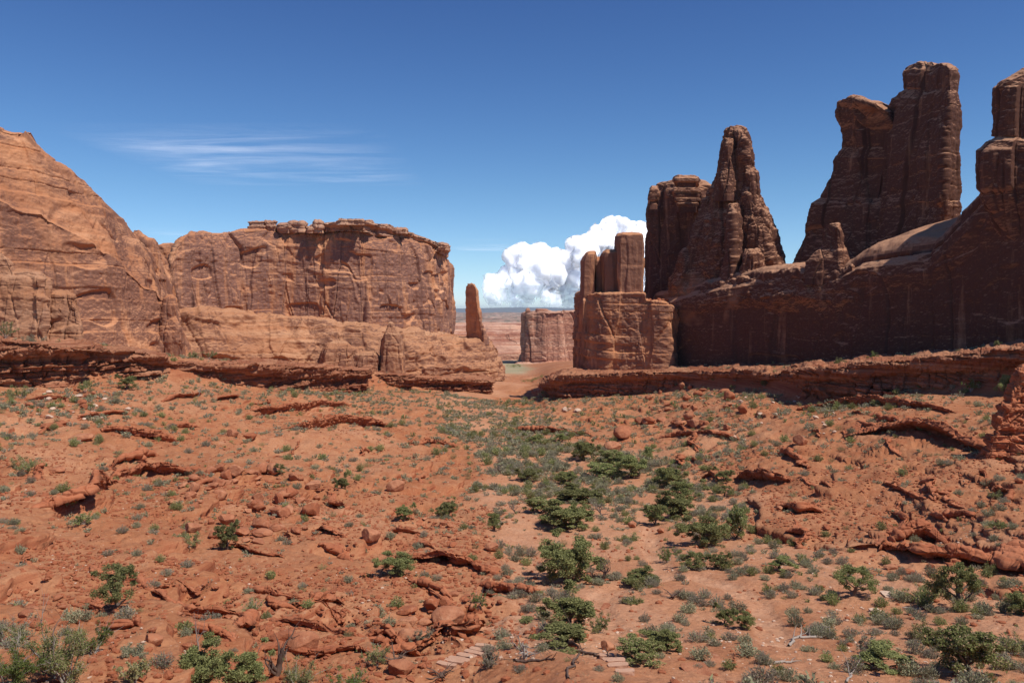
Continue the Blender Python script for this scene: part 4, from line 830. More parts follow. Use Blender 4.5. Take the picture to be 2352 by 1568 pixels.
def make_juniper(seed, H=3.0, W=3.0, n=9000, leaf='juniper', ls=0.066, dens=1.0, nl=7, tr=0.15, low=0.10):
    g = np.random.default_rng(seed); e = empty("juniper_tree")
    paths, tips = skeleton(g, H, W, nl, tr)
    V, Fa = tube(paths); obj("trunk", mesh_np("trunk", V, Fa, M['bark']), e)
    C = [t_ for t_ in tips if g.random() < dens]
    for _ in range(int(30*dens)):   # more clumps under an uneven dome
        a = g.uniform(0, 6.28); q = math.sqrt(g.random()); z = H*(low + (0.92-low)*g.random()**0.8); w_ = W*0.5*(1 - 0.55*max(0, z/H-0.35)/0.65)
        C.append(np.array([math.cos(a)*w_*q, math.sin(a)*w_*q, z]))
    C = np.array(C); Rr = g.uniform(0.09, 0.19, len(C))*(H+W)/2
    V, Fa = leaves(g, C, Rr, int(n*1.7), ls); 
    V[:, 2] = np.where(V[:, 2] < 0.04, 0.04, V[:, 2]); obj("crown", mesh_np("crown", V, Fa, M[leaf], smooth=False), e)
    V_ = V; e['_w'] = float(np.percentile(V_[:, 0], 98) - np.percentile(V_[:, 0], 2)); e['_h'] = float(np.percentile(V_[:, 2], 99.3)); return e
def make_dead(seed, H=3.0, W=2.2, mat='dead', nl=6, tr=0.16, name="dead_tree", levels=3, up=0.12):
    g = np.random.default_rng(seed); paths, tips = skeleton(g, H, W, nl, tr, levels, 0.55, 0.35, up); V, Fa = tube(paths)
    o = obj(name, mesh_np(name, V, Fa, M[mat])); o['_w'] = float(np.ptp(V[:, 0])); o['_h'] = float(V[:, 2].max()); return o
def make_bush(seed, n=800, leaf='sage', size=0.03, asp=0.3, H=0.7, tall=False, name="sagebrush", twigs=True, sp=1.0):
    """unit bush about 1 m wide: many thin leaves on upright sprigs, open at the rim"""
    g = np.random.default_rng(seed); m = int(n/9); a = g.uniform(0, 6.28, m); q = np.sqrt(g.random(m))*0.5
    top = H*np.sqrt(np.maximum(0.05, 1-(q/0.56)**2))*g.uniform(0.7, 1.12, m)*(1 + 0.25*vn2(np.cos(a)*q*5+seed, np.sin(a)*q*5, seed))
    bx, by = np.cos(a)*q, np.sin(a)*q
    k = np.repeat(np.arange(m), 9); f = g.random(len(k))**0.7
    c = np.stack([bx[k]*(0.35+0.75*f*sp), by[k]*(0.35+0.75*f*sp), top[k]*f], 1) + g.normal(size=(len(k), 3))*0.018
    t = np.stack([bx[k]*1.2, by[k]*1.2, top[k]*0.9], 1) + g.normal(size=(len(k), 3))*0.28; t /= np.linalg.norm(t, axis=1, keepdims=True)
    b = np.cross(t, g.normal(size=(len(k), 3))); b /= np.linalg.norm(b, axis=1, keepdims=True)+1e-9; s_ = size*g.uniform(0.6, 1.4, len(k))[:, None]
    V = np.stack([c - t*s_, c + b*s_*asp, c + t*s_, c - b*s_*asp], 1).reshape(-1, 3); V[:, 2] = np.maximum(V[:, 2], -0.02)
    return V, np.arange(len(k)*4).reshape(-1, 4)
JP = [make_juniper(600, 3.0, 3.4, 11000), make_juniper(601, 3.0, 2.6, 9000, nl=6), make_juniper(602, 2.6, 3.6, 12000, nl=8), make_juniper(603, 3.2, 2.4, 6500, dens=0.6, nl=6, low=0.3),
      make_juniper(604, 2.8, 3.0, 9000, leaf='olive'), make_juniper(605, 3.4, 3.0, 6000, dens=0.55, low=0.45, tr=0.2)]
used = set()
def put(proto_i, protos, x, y, z, wm, hm, rz, label, cat, group=None):
    p = protos[proto_i]; key = (id(protos), proto_i)
    o = p if key not in used else copy_tree(p); used.add(key)
    o.location = (x, y, z); sx = wm/p['_w']; o.scale = (sx, sx, hm/p['_h']); o.rotation_euler = (0, 0, rz)
    for k_ in ('label', 'category', 'group'):
        if k_ in o: del o[k_]
    tag(o, label, cat, group); return o
def tree(u, v, hpx, wpx, k, label, group=None, protos=None, cat="juniper", rz=None):
    x, y, z = hit(u, v); put(k, protos or JP, x, y, z - 0.05, wpx*y/F, hpx*y/F, rnd.uniform(0, 6.28) if rz is None else rz, label, cat, group)
for a in [(272,1393,98,82,5,"twisted juniper alone on the bare slope, uphill of the large corner shrub"),
          (523,1263,70,48,1,"narrow dark juniper among the lower boulders of the fallen field"),
          (930,1195,40,40,1,"small round juniper alone on the smooth slope"),
          (916,1322,52,80,0,"bushy juniper just below the undercut ledge"),
          (1296,1214,66,115,2,"spreading juniper with a bare leaning limb on the valley floor"),
          (1305,1338,98,135,0,"biggest round juniper of the valley floor, a dead grey tree at its side"),
          (1305,1440,88,118,1,"tall juniper on the valley floor just below the biggest one"),
          (1290,1484,60,120,3,"ragged juniper with dead grey twigs nearest the sandy path"),
          (1324,1152,42,95,2,"wide low juniper beyond the spreading one"),
          (1211,1107,32,52,1,"small juniper at the far edge of the shrubs near the smooth slope"),
          (1300,1110,30,44,0,"small dark juniper straight beyond the wide low one"),
          (1225,1022,27,42,1,"far bright juniper at the top of the shrubs"),
          (1289,1014,22,28,3,"farthest little juniper at the head of the shrub belt"),
          (1340,1055,46,56,0,"juniper beside the smooth tan boulders"),
          (1450,1097,66,84,1,"tall double juniper in the far half of the valley"),
          (1405,1075,40,60,4,"greyish juniper left of the tall double one"),
          (1532,1115,46,68,0,"round juniper on the edge of the slope across the trail"),
          (1507,1205,52,52,1,"upright juniper next to bare sand and a red boulder"),
          (1546,1186,60,86,2,"broad juniper in the thick group across the valley"),
          (1570,1150,50,66,3,"open-branched juniper at the back of the thick group"),
          (1622,1252,66,100,0,"large grey-green juniper at the front of the thick group"),
          (1690,1236,72,52,4,"tall soft juniper on the slope side of the thick group"),
          (1661,1110,32,42,1,"small juniper high at the foot of the slope across the valley"),
          (1664,1141,26,34,5,"half-dead juniper just below the small one at the slope's foot"),
          (1652,1306,42,50,1,"low juniper standing over bare pinkish rock"),
          (1592,1304,36,56,5,"gnarled low juniper beside its twin over bare pinkish rock"),
          (1796,1313,40,52,3,"open juniper on pale rock where the slope meets the flat"),
          (1962,1368,66,70,5,"ragged two-topped juniper on the sandy flat by a white rock patch"),
          (2202,1400,104,86,5,"tall juniper with a black bare trunk at the foot of the long ledge"),
          (1664,1435,46,46,1,"young green juniper on the sandy flat"),
          (1712,1444,42,44,0,"second young juniper, rounder, on the sandy flat"),
          (2026,1538,66,108,3,"dark broken-crowned juniper near the bottom of the sandy flat"),
          (2245,1552,106,140,4,"largest dark juniper of the sandy flat, throwing a black shadow"),
          (2342,1410,54,66,0,"juniper cut by the picture's edge beside pale rock layers"),
          (1474,1346,44,80,2,"low wide juniper beside the bend of the sandy path"),
          (1450,1520,50,92,4,"rounded yellow-green juniper close to the bottom of the sandy path"),
          (1521,1492,52,84,2,"low dark green juniper right of the rounded yellow-green one"),
          (1136,1218,46,34,3,"slim juniper on the bank of the valley floor"),
          (1031,1193,40,46,4,"grey-green juniper on the smooth slope above the valley floor"),
          (784,1130,40,36,1,"little juniper on the open slope before the mesa"),
          (634,1092,30,36,1,"bright little juniper above the fallen boulder field"),
          (291,896,36,40,1,"dark juniper under the blocky rim ledge"),
          (2309,905,40,38,4,"dark juniper at the top of the slope against the tall ledge"),
          (1240,1180,34,60,4,"soft grey juniper on the near bank of the spreading one"),
          (1375,1100,34,70,4,"pale grey-green juniper in the middle of the shrub belt"),
          (468,1590,125,120,2,"bright juniper below the forked dead tree, cut by the picture's lower edge"),
          (572,1580,100,70,3,"leafy green juniper between two dead trees at the lower edge")]:
    tree(*a)
DP = [make_dead(701, 3.2, 2.2, nl=5, tr=0.11), make_dead(702, 3, 2.0, mat='darkwood', nl=5, tr=0.24, levels=2), make_dead(703, 2.0, 2.6, nl=8, tr=0.12, up=0.02), make_dead(704, 1.3, 2.6, mat='darkwood', nl=9, tr=0.16, up=-0.05, levels=2), make_dead(705, 2.6, 2.6, mat='bark', nl=8, tr=0.14)]
for a in [(458,1492,118,46,0,"slender forked dead tree rising from a bright juniper"),
          (634,1552,128,66,1,"stout hollow dead trunk with broken arms at the lower edge"),
          (1380,1336,80,62,4,"grey dead tree with black twisted trunk beside the biggest juniper"),
          (1544,1374,28,56,3,"dark tangle of fallen wood on the sandy flat"),
          (1384,1186,46,46,4,"leaning dead tree with blackened trunk beyond the spreading juniper"),
          (1853,1462,48,40,0,"small upright dead tree over fallen logs on the sandy flat"),
          (2110,1395,46,30,0,"small pale snag in the shrubs beside the tall black-trunked juniper"),
          (1205,1512,84,92,2,"bleached dead tree sprawling over the bank by the steps"),
          (916,1520,40,84,3,"dark uprooted stump with spiky roots above the stone steps"),
          (1012,1558,34,76,3,"torn dark log with splintered ends below the stone steps"),
          (1390,1118,26,34,4,"far dead tree with dark twigs in the shrub belt"),
          (1690,1000,16,30,4,"far dead shrub on the slope under the recessed ledge"),
          (455,912,34,24,0,"bare snag on the upper slope before the mesa"),
          (2105,1172,26,34,4,"grey leafless bush on the slope above the long sinuous ledge"),
          (1186,1180,36,42,4,"grey half-dead tree on the near bank of the shrubs"),
          (1153,1088,34,44,4,"greyish bare-limbed tree at the edge of the smooth slope")]:
    tree(*a, protos=DP, cat="dead tree")
def log(u0, v0, u1, v1, r0, seed, label, mat='darkwood'):
    a = np.array(hit(u0, v0)); b = np.array(hit(u1, v1)); g = np.random.default_rng(seed); n = 14; t = np.linspace(0, 1, n)[:, None]
    P = a*(1-t) + b*t + g.normal(size=(n, 3))*0.05; P[:, 2] = ground_z(P[:, 0], P[:, 1]) + r0*0.8; L = np.linalg.norm(b-a); paths = [(P, np.linspace(r0, r0*0.45, n)*(1+0.15*g.normal(size=n)))]
    for k in (4, 7, 10, 12):
        paths.append(branch(g, P[k], (b-a)/L + g.normal(size=3)*0.7 + np.array([0, 0, .4]), L*0.28, r0*0.4, 6, 0.4, 0.05))
    V, Fa = tube(paths, 7); o = Vector(tuple(a)); tag(obj("fallen_log", mesh_np("fallen_log", V - a, Fa, M[mat]), None, o), label, "log")
log(1325, 1498, 1405, 1512, 0.09, 1, "long brown log lying across the foot of the path beside shrubs")
log(1180, 1518, 1275, 1515, 0.08, 2, "thin fallen branch between the bleached dead tree and the long brown log")
log(1300, 1560, 1345, 1490, 0.07, 3, "leaning dark log pointing down toward the lower edge", 'darkwood')
log(1838, 1466, 1912, 1462, 0.10, 4, "bleached fallen log by the small upright dead tree", 'dead')
log(1812, 1484, 1845, 1462, 0.11, 5, "short bleached log beside the trail on the sandy flat", 'dead')
log(1775, 1526, 1828, 1520, 0.08, 6, "crooked bleached branch on bare sand below the short log", 'dead')
log(1945, 1568, 1965, 1530, 0.06, 7, "forked grey stick at the lower edge of the sandy flat", 'dead')
log(2075, 1395, 2120, 1400, 0.06, 8, "thin fallen limb under the small pale snag", 'dead')

# large shrubs in the lower corner and along the lower edge
def shrub_mesh(seed, H, W, n, leaf, ls, stems=14, bare=0.25, mat_stem='dead'):
    g = np.random.default_rng(seed); paths, tips = [], []
    for i in range(stems):
        a = g.uniform(0, 6.28); Q, q = branch(g, (g.normal()*0.08*W, g.normal()*0.08*W, -0.05), (math.cos(a)*W/H*0.75, math.sin(a)*W/H*0.75, 1), g.uniform(0.75, 1.05+bare)*H, 0.016*H, 9, 0.35, 0.06, 0.2); paths.append((Q, q))
        for j in range(5):
            m = g.integers(3, 9); S2, s2 = branch(g, Q[m], (Q[m]-Q[m-1])*5 + g.normal(size=3)*0.7, 0.3*H, q[m]*0.6, 5, 0.4, 0.08); paths.append((S2, s2)); tips.append(S2[2])
        tips.append(Q[6]); tips.append(Q[4])
    C = np.array(tips); C = C[C[:, 2] < H*0.92]; V, Fa = leaves(g, C, g.uniform(0.09, 0.17, len(C))*(H+W)/2, n, ls, 0.9, 0.45, 0.1); V[:, 2] = np.maximum(V[:, 2], 0.02)
    return tube(paths, 4), (V, Fa)
def big_shrub(u, v, hpx, wpx, seed, n, leaf, label, ls=0.035, bare=0.25, name="desert_shrub", group=None):
    x, y, z = hit(u, v); H, W = hpx*y/F, wpx*y/F; (a, b), (c, d) = shrub_mesh(seed, H, W, n, leaf, ls, bare=bare); e = empty(name, (x, y, z)); tag(e, label, "shrub", group)
    obj("stems", mesh_np("stems", a, b, M['dead']), e); obj("foliage", mesh_np("foliage", c, d, M[leaf], smooth=False), e)
big_shrub(150, 1568, 150, 150, 801, 15000, 'olive', "large dark shrub filling the lower corner, bare twigs rising over it", 0.032, 0.4)
big_shrub(30, 1575, 120, 130, 802, 9000, 'green', "yellow-green shrub at the picture's edge behind the large corner shrub", 0.03, 0.15)
big_shrub(18, 1480, 70, 90, 803, 5000, 'sage', "thin grey shrub at the picture's edge above the yellow-green one", 0.03, 0.3)
big_shrub(215, 1500, 70, 80, 804, 5000, 'green', "bright leafy shrub behind the large corner shrub", 0.03, 0.3)
big_shrub(680, 1590, 80, 110, 805, 7000, 'olive', "grey-green shrub around the foot of the hollow dead trunk", 0.028, 0.3)
big_shrub(800, 1588, 60, 70, 806, 4500, 'green', "yellowish shrub at the lower edge before the stone steps", 0.028, 0.4)
big_shrub(310, 1512, 46, 62, 807, 5000, 'sage', "silvery sagebrush mound below the dark rounded boulder", 0.03, 0.0)
big_shrub(305, 1570, 60, 50, 808, 3500, 'straw', "straw-coloured grassy shrub at the lower edge", 0.04, 0.1)
big_shrub(575, 1418, 52, 26, 809, 3500, 'olive', "slender dark shrub standing beside the smooth red hump", 0.03, 0.1)
big_shrub(437, 1256, 42, 52, 810, 3500, 'olive', "olive shrub above the narrow dark juniper", 0.05, 0.2)
big_shrub(158, 1163, 34, 44, 811, 3000, 'juniper', "green shrub in the mouth of the cave-like hollow", 0.06, 0.0)
big_shrub(195, 1206, 30, 42, 812, 2500, 'olive', "olive shrub just below the cave-like hollow", 0.06, 0.1)
big_shrub(42, 914, 34, 66, 813, 3500, 'juniper', "round green shrub at the top of the slope under the thick red ledge", 0.09, 0.0)
big_shrub(60, 1086, 40, 88, 814, 3500, 'olive', "wide olive shrub on the slope above the cave-like hollow", 0.07, 0.1)
big_shrub(2073, 1092, 22, 34, 815, 2000, 'juniper', "dark round bush alone on the slope across the valley", 0.06, 0.0)
big_shrub(2293, 1213, 22, 64, 816, 2500, 'juniper', "low dark green shrub on the slope by the picture's edge", 0.05, 0.0)
big_shrub(2290, 1145, 24, 72, 817, 2500, 'olive', "wide olive shrub uphill of the low dark green one", 0.05, 0.0)
big_shrub(960, 1480, 40, 56, 818, 5000, 'sage', "tall grey shrub with straw tips above the uprooted stump", 0.028, 0.2)
big_shrub(865, 1530, 50, 52, 819, 5000, 'olive', "olive shrub left of the uprooted stump", 0.028, 0.2)
big_shrub(1130, 1530, 46, 48, 820, 4500, 'brush', "brown-grey shrub right of the stone steps", 0.028, 0.2)
big_shrub(1290, 1380, 40, 90, 821, 5000, 'brush', "grey twiggy brush between the two largest valley junipers", 0.04, 0.3)
big_shrub(1372, 1452, 44, 54, 822, 4500, 'olive', "dark shrub on the path side of the tall juniper", 0.035, 0.2)
big_shrub(1450, 1245, 26, 100, 823, 5000, 'olive', "long low olive shrub mat beside the curving trail", 0.05, 0.0)
big_shrub(1455, 1385, 26, 86, 824, 5000, 'olive', "rounded olive mat across the path from the tall juniper", 0.04, 0.0)
big_shrub(2130, 1385, 52, 80, 825, 6000, 'olive', "dense dark shrub left of the tall black-trunked juniper", 0.04, 0.1)
big_shrub(2125, 1475, 46, 110, 826, 7000, 'olive', "broad olive shrub behind the largest dark juniper", 0.035, 0.1)
big_shrub(2330, 1505, 60, 70, 827, 5500, 'olive', "dark shrub at the picture's edge beside the largest dark juniper", 0.035, 0.2)
big_shrub(1985, 1500, 50, 70, 828, 5000, 'brush', "grey twiggy shrub behind the broken-crowned juniper", 0.035, 0.3)
big_shrub(1535, 1290, 34, 44, 829, 3500, 'green', "broomy green shrub at the bend of the trail", 0.04, 0.4)
big_shrub(1100, 1395, 36, 34, 830, 2800, 'green', "spindly green shrub beside the largest outcrop", 0.035, 0.5)
big_shrub(830, 965, 14, 22, 831, 900, 'juniper', "dark shrub on the far slope before the mesa", 0.10, 0.0)
for i, (u, Y, hp, wp, lf, lab) in enumerate([(16, 200, 26, 50, 'juniper', "green bush on the ledge top at the foot of the tan block"), (80, 203, 20, 90, 'sage', "long pale grey bush on the ledge top under the whitish block"), (135, 205, 26, 30, 'juniper', "dark bush on the ledge top beneath the smaller block"), (195, 206, 16, 36, 'olive', "olive bush on the ledge top past the smaller block"), (230, 212, 16, 22, 'juniper', "last dark bush on the ledge top under the domed cliff"), (440, 250, 12, 44, 'olive', "low bush where the domed cliff meets the mesa"), (480, 255, 14, 18, 'juniper', "dark little bush on the ledge before the banded bench"), (1925, 222, 14, 26, 'juniper', "bush on the tall ledge's crest nearest the lit corner"), (2000, 215, 16, 40, 'green', "row of bright bushes on the tall ledge's crest"), (2230, 196, 20, 26, 'green', "tallest bright bush on the tall ledge's crest"), (2290, 190, 12, 22, 'juniper', "dark bush on the tall ledge's crest by the picture's edge"), (1500, 318, 9, 14, 'olive', "tiny bush on the level ledge under the finger butte"), (2030, 196, 22, 30, 'juniper', "dark bush at the foot of the tall ledge"), (1890, 206, 20, 22, 'olive', "pair of bushes against the tall ledge's shadow"), (1755, 246, 18, 16, 'juniper', "dark bush at the edge of the tower's shadow"), (2215, 180, 18, 30, 'olive', "olive bush at the foot of the tall ledge by white stones")]):
    x = (u-CX)/F*Y; z = float(ground_z(np.array([x]), np.array([float(Y)]))[0])
    if Y in (196, 206, 246, 180): x, Y, z = hit(u, {196: 905, 206: 905, 246: 890, 180: 905}[Y])
    if i < 7 or 6 < i < 11: hp *= 1.7; z += 0.5
    H, W = hp*Y/F, wp*Y/F; (a, b), (c, d) = shrub_mesh(850+i, H, W, 2200, lf, 0.10, stems=8, bare=0.0); e = empty("desert_shrub", (x, Y, z - 0.1)); tag(e, lab, "shrub")
    obj("stems", mesh_np("stems", a, b, M['dead']), e); obj("foliage", mesh_np("foliage", c, d, M[lf], smooth=False), e)

# the many low bushes
KINDS = {
 'sagebrush':  ('sage', 1300, 0.040, 0.45, 0.62, "grey-green sagebrush", "sagebrush"),
 'blackbrush': ('brush', 1300, 0.044, 0.30, 0.55, "brownish grey twiggy bush", "bush"),
 'green_bush': ('olive', 1300, 0.042, 0.5, 0.75, "dull green rounded bush", "bush"),
 'grass_tuft': ('straw', 600, 0.10, 0.07, 0.75, "pale dry grass tuft", "grass tuft")}
trail_d = lambda x, y: np.minimum.reduce([seg_dist(x, y, p)/w_ for p, w_ in TRAILS])
def bush_dens(x, y, u, v):
    fl = floor_mask(x, y); cl = sstep(-0.30, 0.22, fb2(x*0.13, y*0.10, 3, 402))
    d = fl*(0.12 + 0.88*cl)*(0.60 + 0.22*sstep(70, 110, y) - 0.45*sstep(190, 260, y)) + (1-fl)*(0.09 + 0.16*sstep(-0.05, 0.3, fb2(x*0.03, y*0.03, 3, 403)))
    lb = np.interp(u, _LU, _LYb); d = np.where(y > lb + 6, d*0.25, d)
    return d*(trail_d(x, y) > 1.5)
g = np.random.default_rng(400)
bx, by, bz, bu, bv = scatter_m2(150000, 401, bush_dens); print('bushes', len(bx))
kd = g.choice(4, len(bx), p=[0.36, 0.34, 0.14, 0.16]); fl = floor_mask(bx, by)
kd = np.where((fl > 0.5) & (kd == 3) & (g.random(len(bx)) < 0.75), 1, kd)
bw = (0.45 + 0.85*g.random(len(bx))**1.6)*np.where(kd == 3, 0.7, 1.0)*np.where(fl > 0.5, 1.12, 1.05)*(1 + 0.7*sstep(90, 200, by))
blocked = np.zeros(len(bx), bool)
for o in [o for o in COL.objects if o.name.startswith(("juniper_tree", "boulder")) and not o.parent]:
    s_ = o.scale[0]*(1.0 if o.name.startswith("juniper") else 0.45); blocked |= np.hypot(bx - o.location.x, by - o.location.y) < s_*1.0
sizepx = bw*F/by*((bu > -20) & (bu < 2372) & (bv < 1590)); names = list(KINDS)
for ki, nm in enumerate(names):
    leaf, n, ls, asp, H, desc, cat = KINDS[nm]; protos = []
    for j in range(5):
        V, Fa = make_bush(900 + ki*10 + j, n, leaf, ls, asp, H, sp=1.25 if nm == 'grass_tuft' else 1.0); protos.append(mesh_np(nm, V, Fa, M[leaf], smooth=False))
    idx = np.flatnonzero((kd == ki) & ~blocked); idx = idx[np.argsort(-sizepx[idx])]
    for c, i in enumerate(idx[:290]):
        o = obj(nm, protos[c % 5], None, (bx[i], by[i], bz[i] - 0.03)); s_ = bw[i]; o.scale = (s_, s_*g.uniform(.8, 1.1), s_*g.uniform(.75, 1.2)); o.rotation_euler = (0, 0, g.uniform(0, 6.28))
        where = ("on the sandy valley floor" if by[i] < 80 else "in the thick shrub belt of the valley") if fl[i] > 0.5 else (("on the near red slope under the domed cliff" if by[i] < 90 else "on the far red slope before the mesa") if bu[i] < 1250 else "on the red slope under the shadowed wall")
        tag(o, desc + " " + where, cat, desc + " plants " + where)
    rest = idx[290:]; m = len(rest)
    if m:
        V, Fa = make_bush(980 + ki, 170 if nm != 'grass_tuft' else 90, leaf, ls*2.1, asp if asp > .2 else asp*1.5, H); s_ = bw[rest]; a = g.uniform(0, 6.28, m)[:, None]; c, s = np.cos(a), np.sin(a)
        VV = V[None]*np.stack([s_, s_, s_*g.uniform(.75, 1.2, m)], 1)[:, None]
        VV = np.stack([VV[..., 0]*c - VV[..., 1]*s, VV[..., 0]*s + VV[..., 1]*c, VV[..., 2]], -1) + np.stack([bx[rest], by[rest], bz[rest]-0.03], 1)[:, None]
        tag(obj("scrub_cover", mesh_np("scrub_cover", VV.reshape(-1, 3), (Fa[None] + (np.arange(m)*len(V))[:, None, None]).reshape(-1, 4), M[leaf], smooth=False)), "distant low " + desc + " cover over valley and slopes", "scrub", kind='stuff')
# tiny weeds and twigs
x, y, z, u, v = scatter(5000, 421, lambda x, y, u, v: (0.35 + 0.5*sstep(0, .3, fb2(x*0.07, y*0.07, 2, 422)))*np.clip(y/110, 0.1, 1)); m = len(x)
V, Fa = make_bush(990, 45, 'straw', 0.10, 0.12, 0.7); g2 = np.random.default_rng(5); s_ = g2.uniform(0.14, 0.38, m)
VV = V[None]*s_[:, None, None] + np.stack([x, y, z], 1)[:, None]
tag(obj("weeds", mesh_np("weeds", VV.reshape(-1, 3), (Fa[None] + (np.arange(m)*len(V))[:, None, None]).reshape(-1, 4), M['sage'], smooth=False)), "tiny weeds and grass seedlings dotting the soil", "weeds", kind='stuff')
# trees on the far green flat
for (cu, Y, n, w_, lab) in [(1165, 1010, 7, 34, "far dark green bushes in a line across the green flat"), (1225, 470, 10, 26, "dark green thicket in the dip beyond the level ledge")]:
    g3 = np.random.default_rng(int(cu)); C = []
    for i in range(n*2): C.append(((cu + g3.uniform(-w_, w_) - CX)/F*Y, Y + g3.normal()*Y*0.01))
    C = np.array(C); zz = ground_z(C[:, 0], C[:, 1]); Rr = g3.uniform(1.6, 3.2, len(C))*Y/1000*1.3
    V, Fa = leaves(g3, np.column_stack([C, zz + Rr*0.6]), Rr, 3500, Y/F*0.35, 0.7, 0.6, 0.5)
    tag(obj("thicket", mesh_np("thicket", V, Fa, M['juniper'], smooth=False)), lab, "thicket", kind='stuff')

# ------------------------------------------------------------------ steps, cairn
def slab(me_name, sx, sy, sz, seed, mat):
    bm = bmesh.new(); bmesh.ops.create_cube(bm, size=1.0); bmesh.ops.subdivide_edges(bm, edges=bm.edges[:], cuts=5, use_grid_fill=True)
    V = np.array([v.co[:] for v in bm.verts]); Fa = np.array([[v.index for v in f.verts] for f in bm.faces]); bm.free()
    r = np.linalg.norm(V[:, :2], axis=1); V[:, :2] *= (1 - 0.10*sstep(0.45, 0.71, r))[:, None]
    V = V*np.array([sx, sy, sz]); V += 0.05*np.stack([fb3(V[:, 0]*2+seed, V[:, 1]*2, V[:, 2]*2, 3, seed+i) for i in range(3)], 1)*np.array([2, 1.4, 0.5])
    return mesh_np(me_name, V, Fa, mat, smooth=False)
def stairs(p0, p1, n, wd, label):
    a = np.array(hit(*p0)); b = np.array(hit(*p1)); e = empty("stone_steps", tuple(a)); tag(e, label, "steps"); ang = math.atan2(b[1]-a[1], b[0]-a[0])
    for i in range(n):
        t = i/(n-1); p = a*(1-t) + b*t; zg = float(ground_z(p[:1], p[1:2])[0])
        o = obj("step", slab("step", 0.40, wd*rnd.uniform(.8, 1.15), 0.24, 30+i, M['step']), e, (p[0]-a[0] + rnd.uniform(-.08, .08), p[1]-a[1], zg - a[2] + 0.08)); o.rotation_euler = (0, 0, ang + rnd.uniform(-.1, .1))
stairs((1028, 1532), (1108, 1488), 8, 1.15, "flight of pale flat stone steps climbing the red bank")
stairs((1432, 1548), (1392, 1512), 5, 0.9, "short run of pale stone steps at the lower end of the sandy path")
x, y, z = hit(1686, 1532); e = empty("cairn", (x, y, z)); tag(e, "little stacked-stone cairn on bare rock near the lower edge", "cairn"); zz = 0
for i, s_ in enumerate([0.40, 0.30, 0.33, 0.24, 0.18, 0.12]):
    o = obj("stone", BP[[2, 5, 3, 2, 5, 6][i]], e, (rnd.uniform(-.03, .03), rnd.uniform(-.03, .03), zz)); o.scale = (s_, s_, 0.14/0.45); zz += 0.115; o.rotation_euler[2] = i*1.3
for i, (u, v, wp, dp) in enumerate([(2040, 1367, 26, 8), (1600, 1540, 60, 6), (1640, 1518, 40, 5), (1390, 1395, 16, 5), (1555, 1425, 20, 5), (2290, 1375, 30, 6), (2018, 1408, 26, 6)]):
    x, y, z = hit(u, v); o = obj("rock_slab", slab("rock_slab", wp*y/F, 1.6, 0.30, 60+i, M['pale'] if i in (0, 5, 6) else M['boulder']), None, (x, y, z - 0.05)); o.rotation_euler = (0, 0, rnd.uniform(-.5, .5))
    tag(o, ["white rock patch on the sandy flat", "broad bare pinkish rock sheet by the cairn", "smaller bare rock sheet just above the cairn", "flat rock in the sandy path's upper bend", "flat rock in the open sand between the trails", "pale rock layers by the picture's edge", "pale lumpy rock in the middle of the sandy flat"][i], "rock slab")

# ------------------------------------------------------------------ clouds
def cloud_mat():
    t = NT("cloud_vapour"); P = t.n("ShaderNodeNewGeometry"); lw = t.n("ShaderNodeLayerWeight", i_Blend=0.35).outputs['Facing']
    n = t.noise(P.outputs['Position'], 0.0022, 7, 0.62)
    sn = t.n("ShaderNodeVectorMath", operation='NORMALIZE', i_0=t.n("ShaderNodeVectorMath", operation='ADD', i_0=t.vec(P.outputs['Normal'], (0.30, 0.30, 0.30)), i_1=(0.25, -0.35, 0.5)).outputs[0]).outputs[0]
    d = t.n("ShaderNodeBsdfDiffuse", i_Color=(0.97, 0.97, 0.97, 1), i_Normal=sn); tr = t.n("ShaderNodeBsdfTranslucent", i_Color=(0.95, 0.96, 1.0, 1)); pb = t.n('ShaderNodeBsdfPrincipled', i_Roughness=1.0); pb.subsurface_method = 'BURLEY'; pb.inputs['Base Color'].default_value = (0.86, 0.87, 0.90, 1); pb.inputs['Subsurface Weight'].default_value = 1.0; pb.inputs['Subsurface Radius'].default_value = (1, 1, 1); pb.inputs['Subsurface Scale'].default_value = 650.0; pb.inputs['Specular IOR Level'].default_value = 0.0; t.t.links.new(sn, pb.inputs['Normal'])
    m1 = t.n("ShaderNodeMixShader", i_0=0.15)
    t.t.links.new(pb.outputs[0], m1.inputs[1]); t.t.links.new(tr.outputs[0], m1.inputs[2]); tp = t.n("ShaderNodeBsdfTransparent")
    z = t.n("ShaderNodeSeparateXYZ", i_0=P.outputs['Position']).outputs[2]
    low = t.rng(t.math('ADD', z, t.math('MULTIPLY', n, 1500.0)), 2900, 500, 0, 0.96)
    edge = t.math('MULTIPLY', t.rng(lw, 0.2, 0.85), t.rng(n, 0.3, 0.6, 0.55, 1.0))
    f = t.math('MINIMUM', t.math('ADD', t.math('ADD', low, edge), t.rng(n, 0.45, 0.75, 0.0, 0.5)), 1.0)
    m2 = t.n("ShaderNodeMixShader", i_0=f); t.t.links.new(m1.outputs[0], m2.inputs[1]); t.t.links.new(tp.outputs[0], m2.inputs[2]); t.t.links.new(m2.outputs[0], t.out.inputs[0]); return t.m
M['cloud'] = cloud_mat()
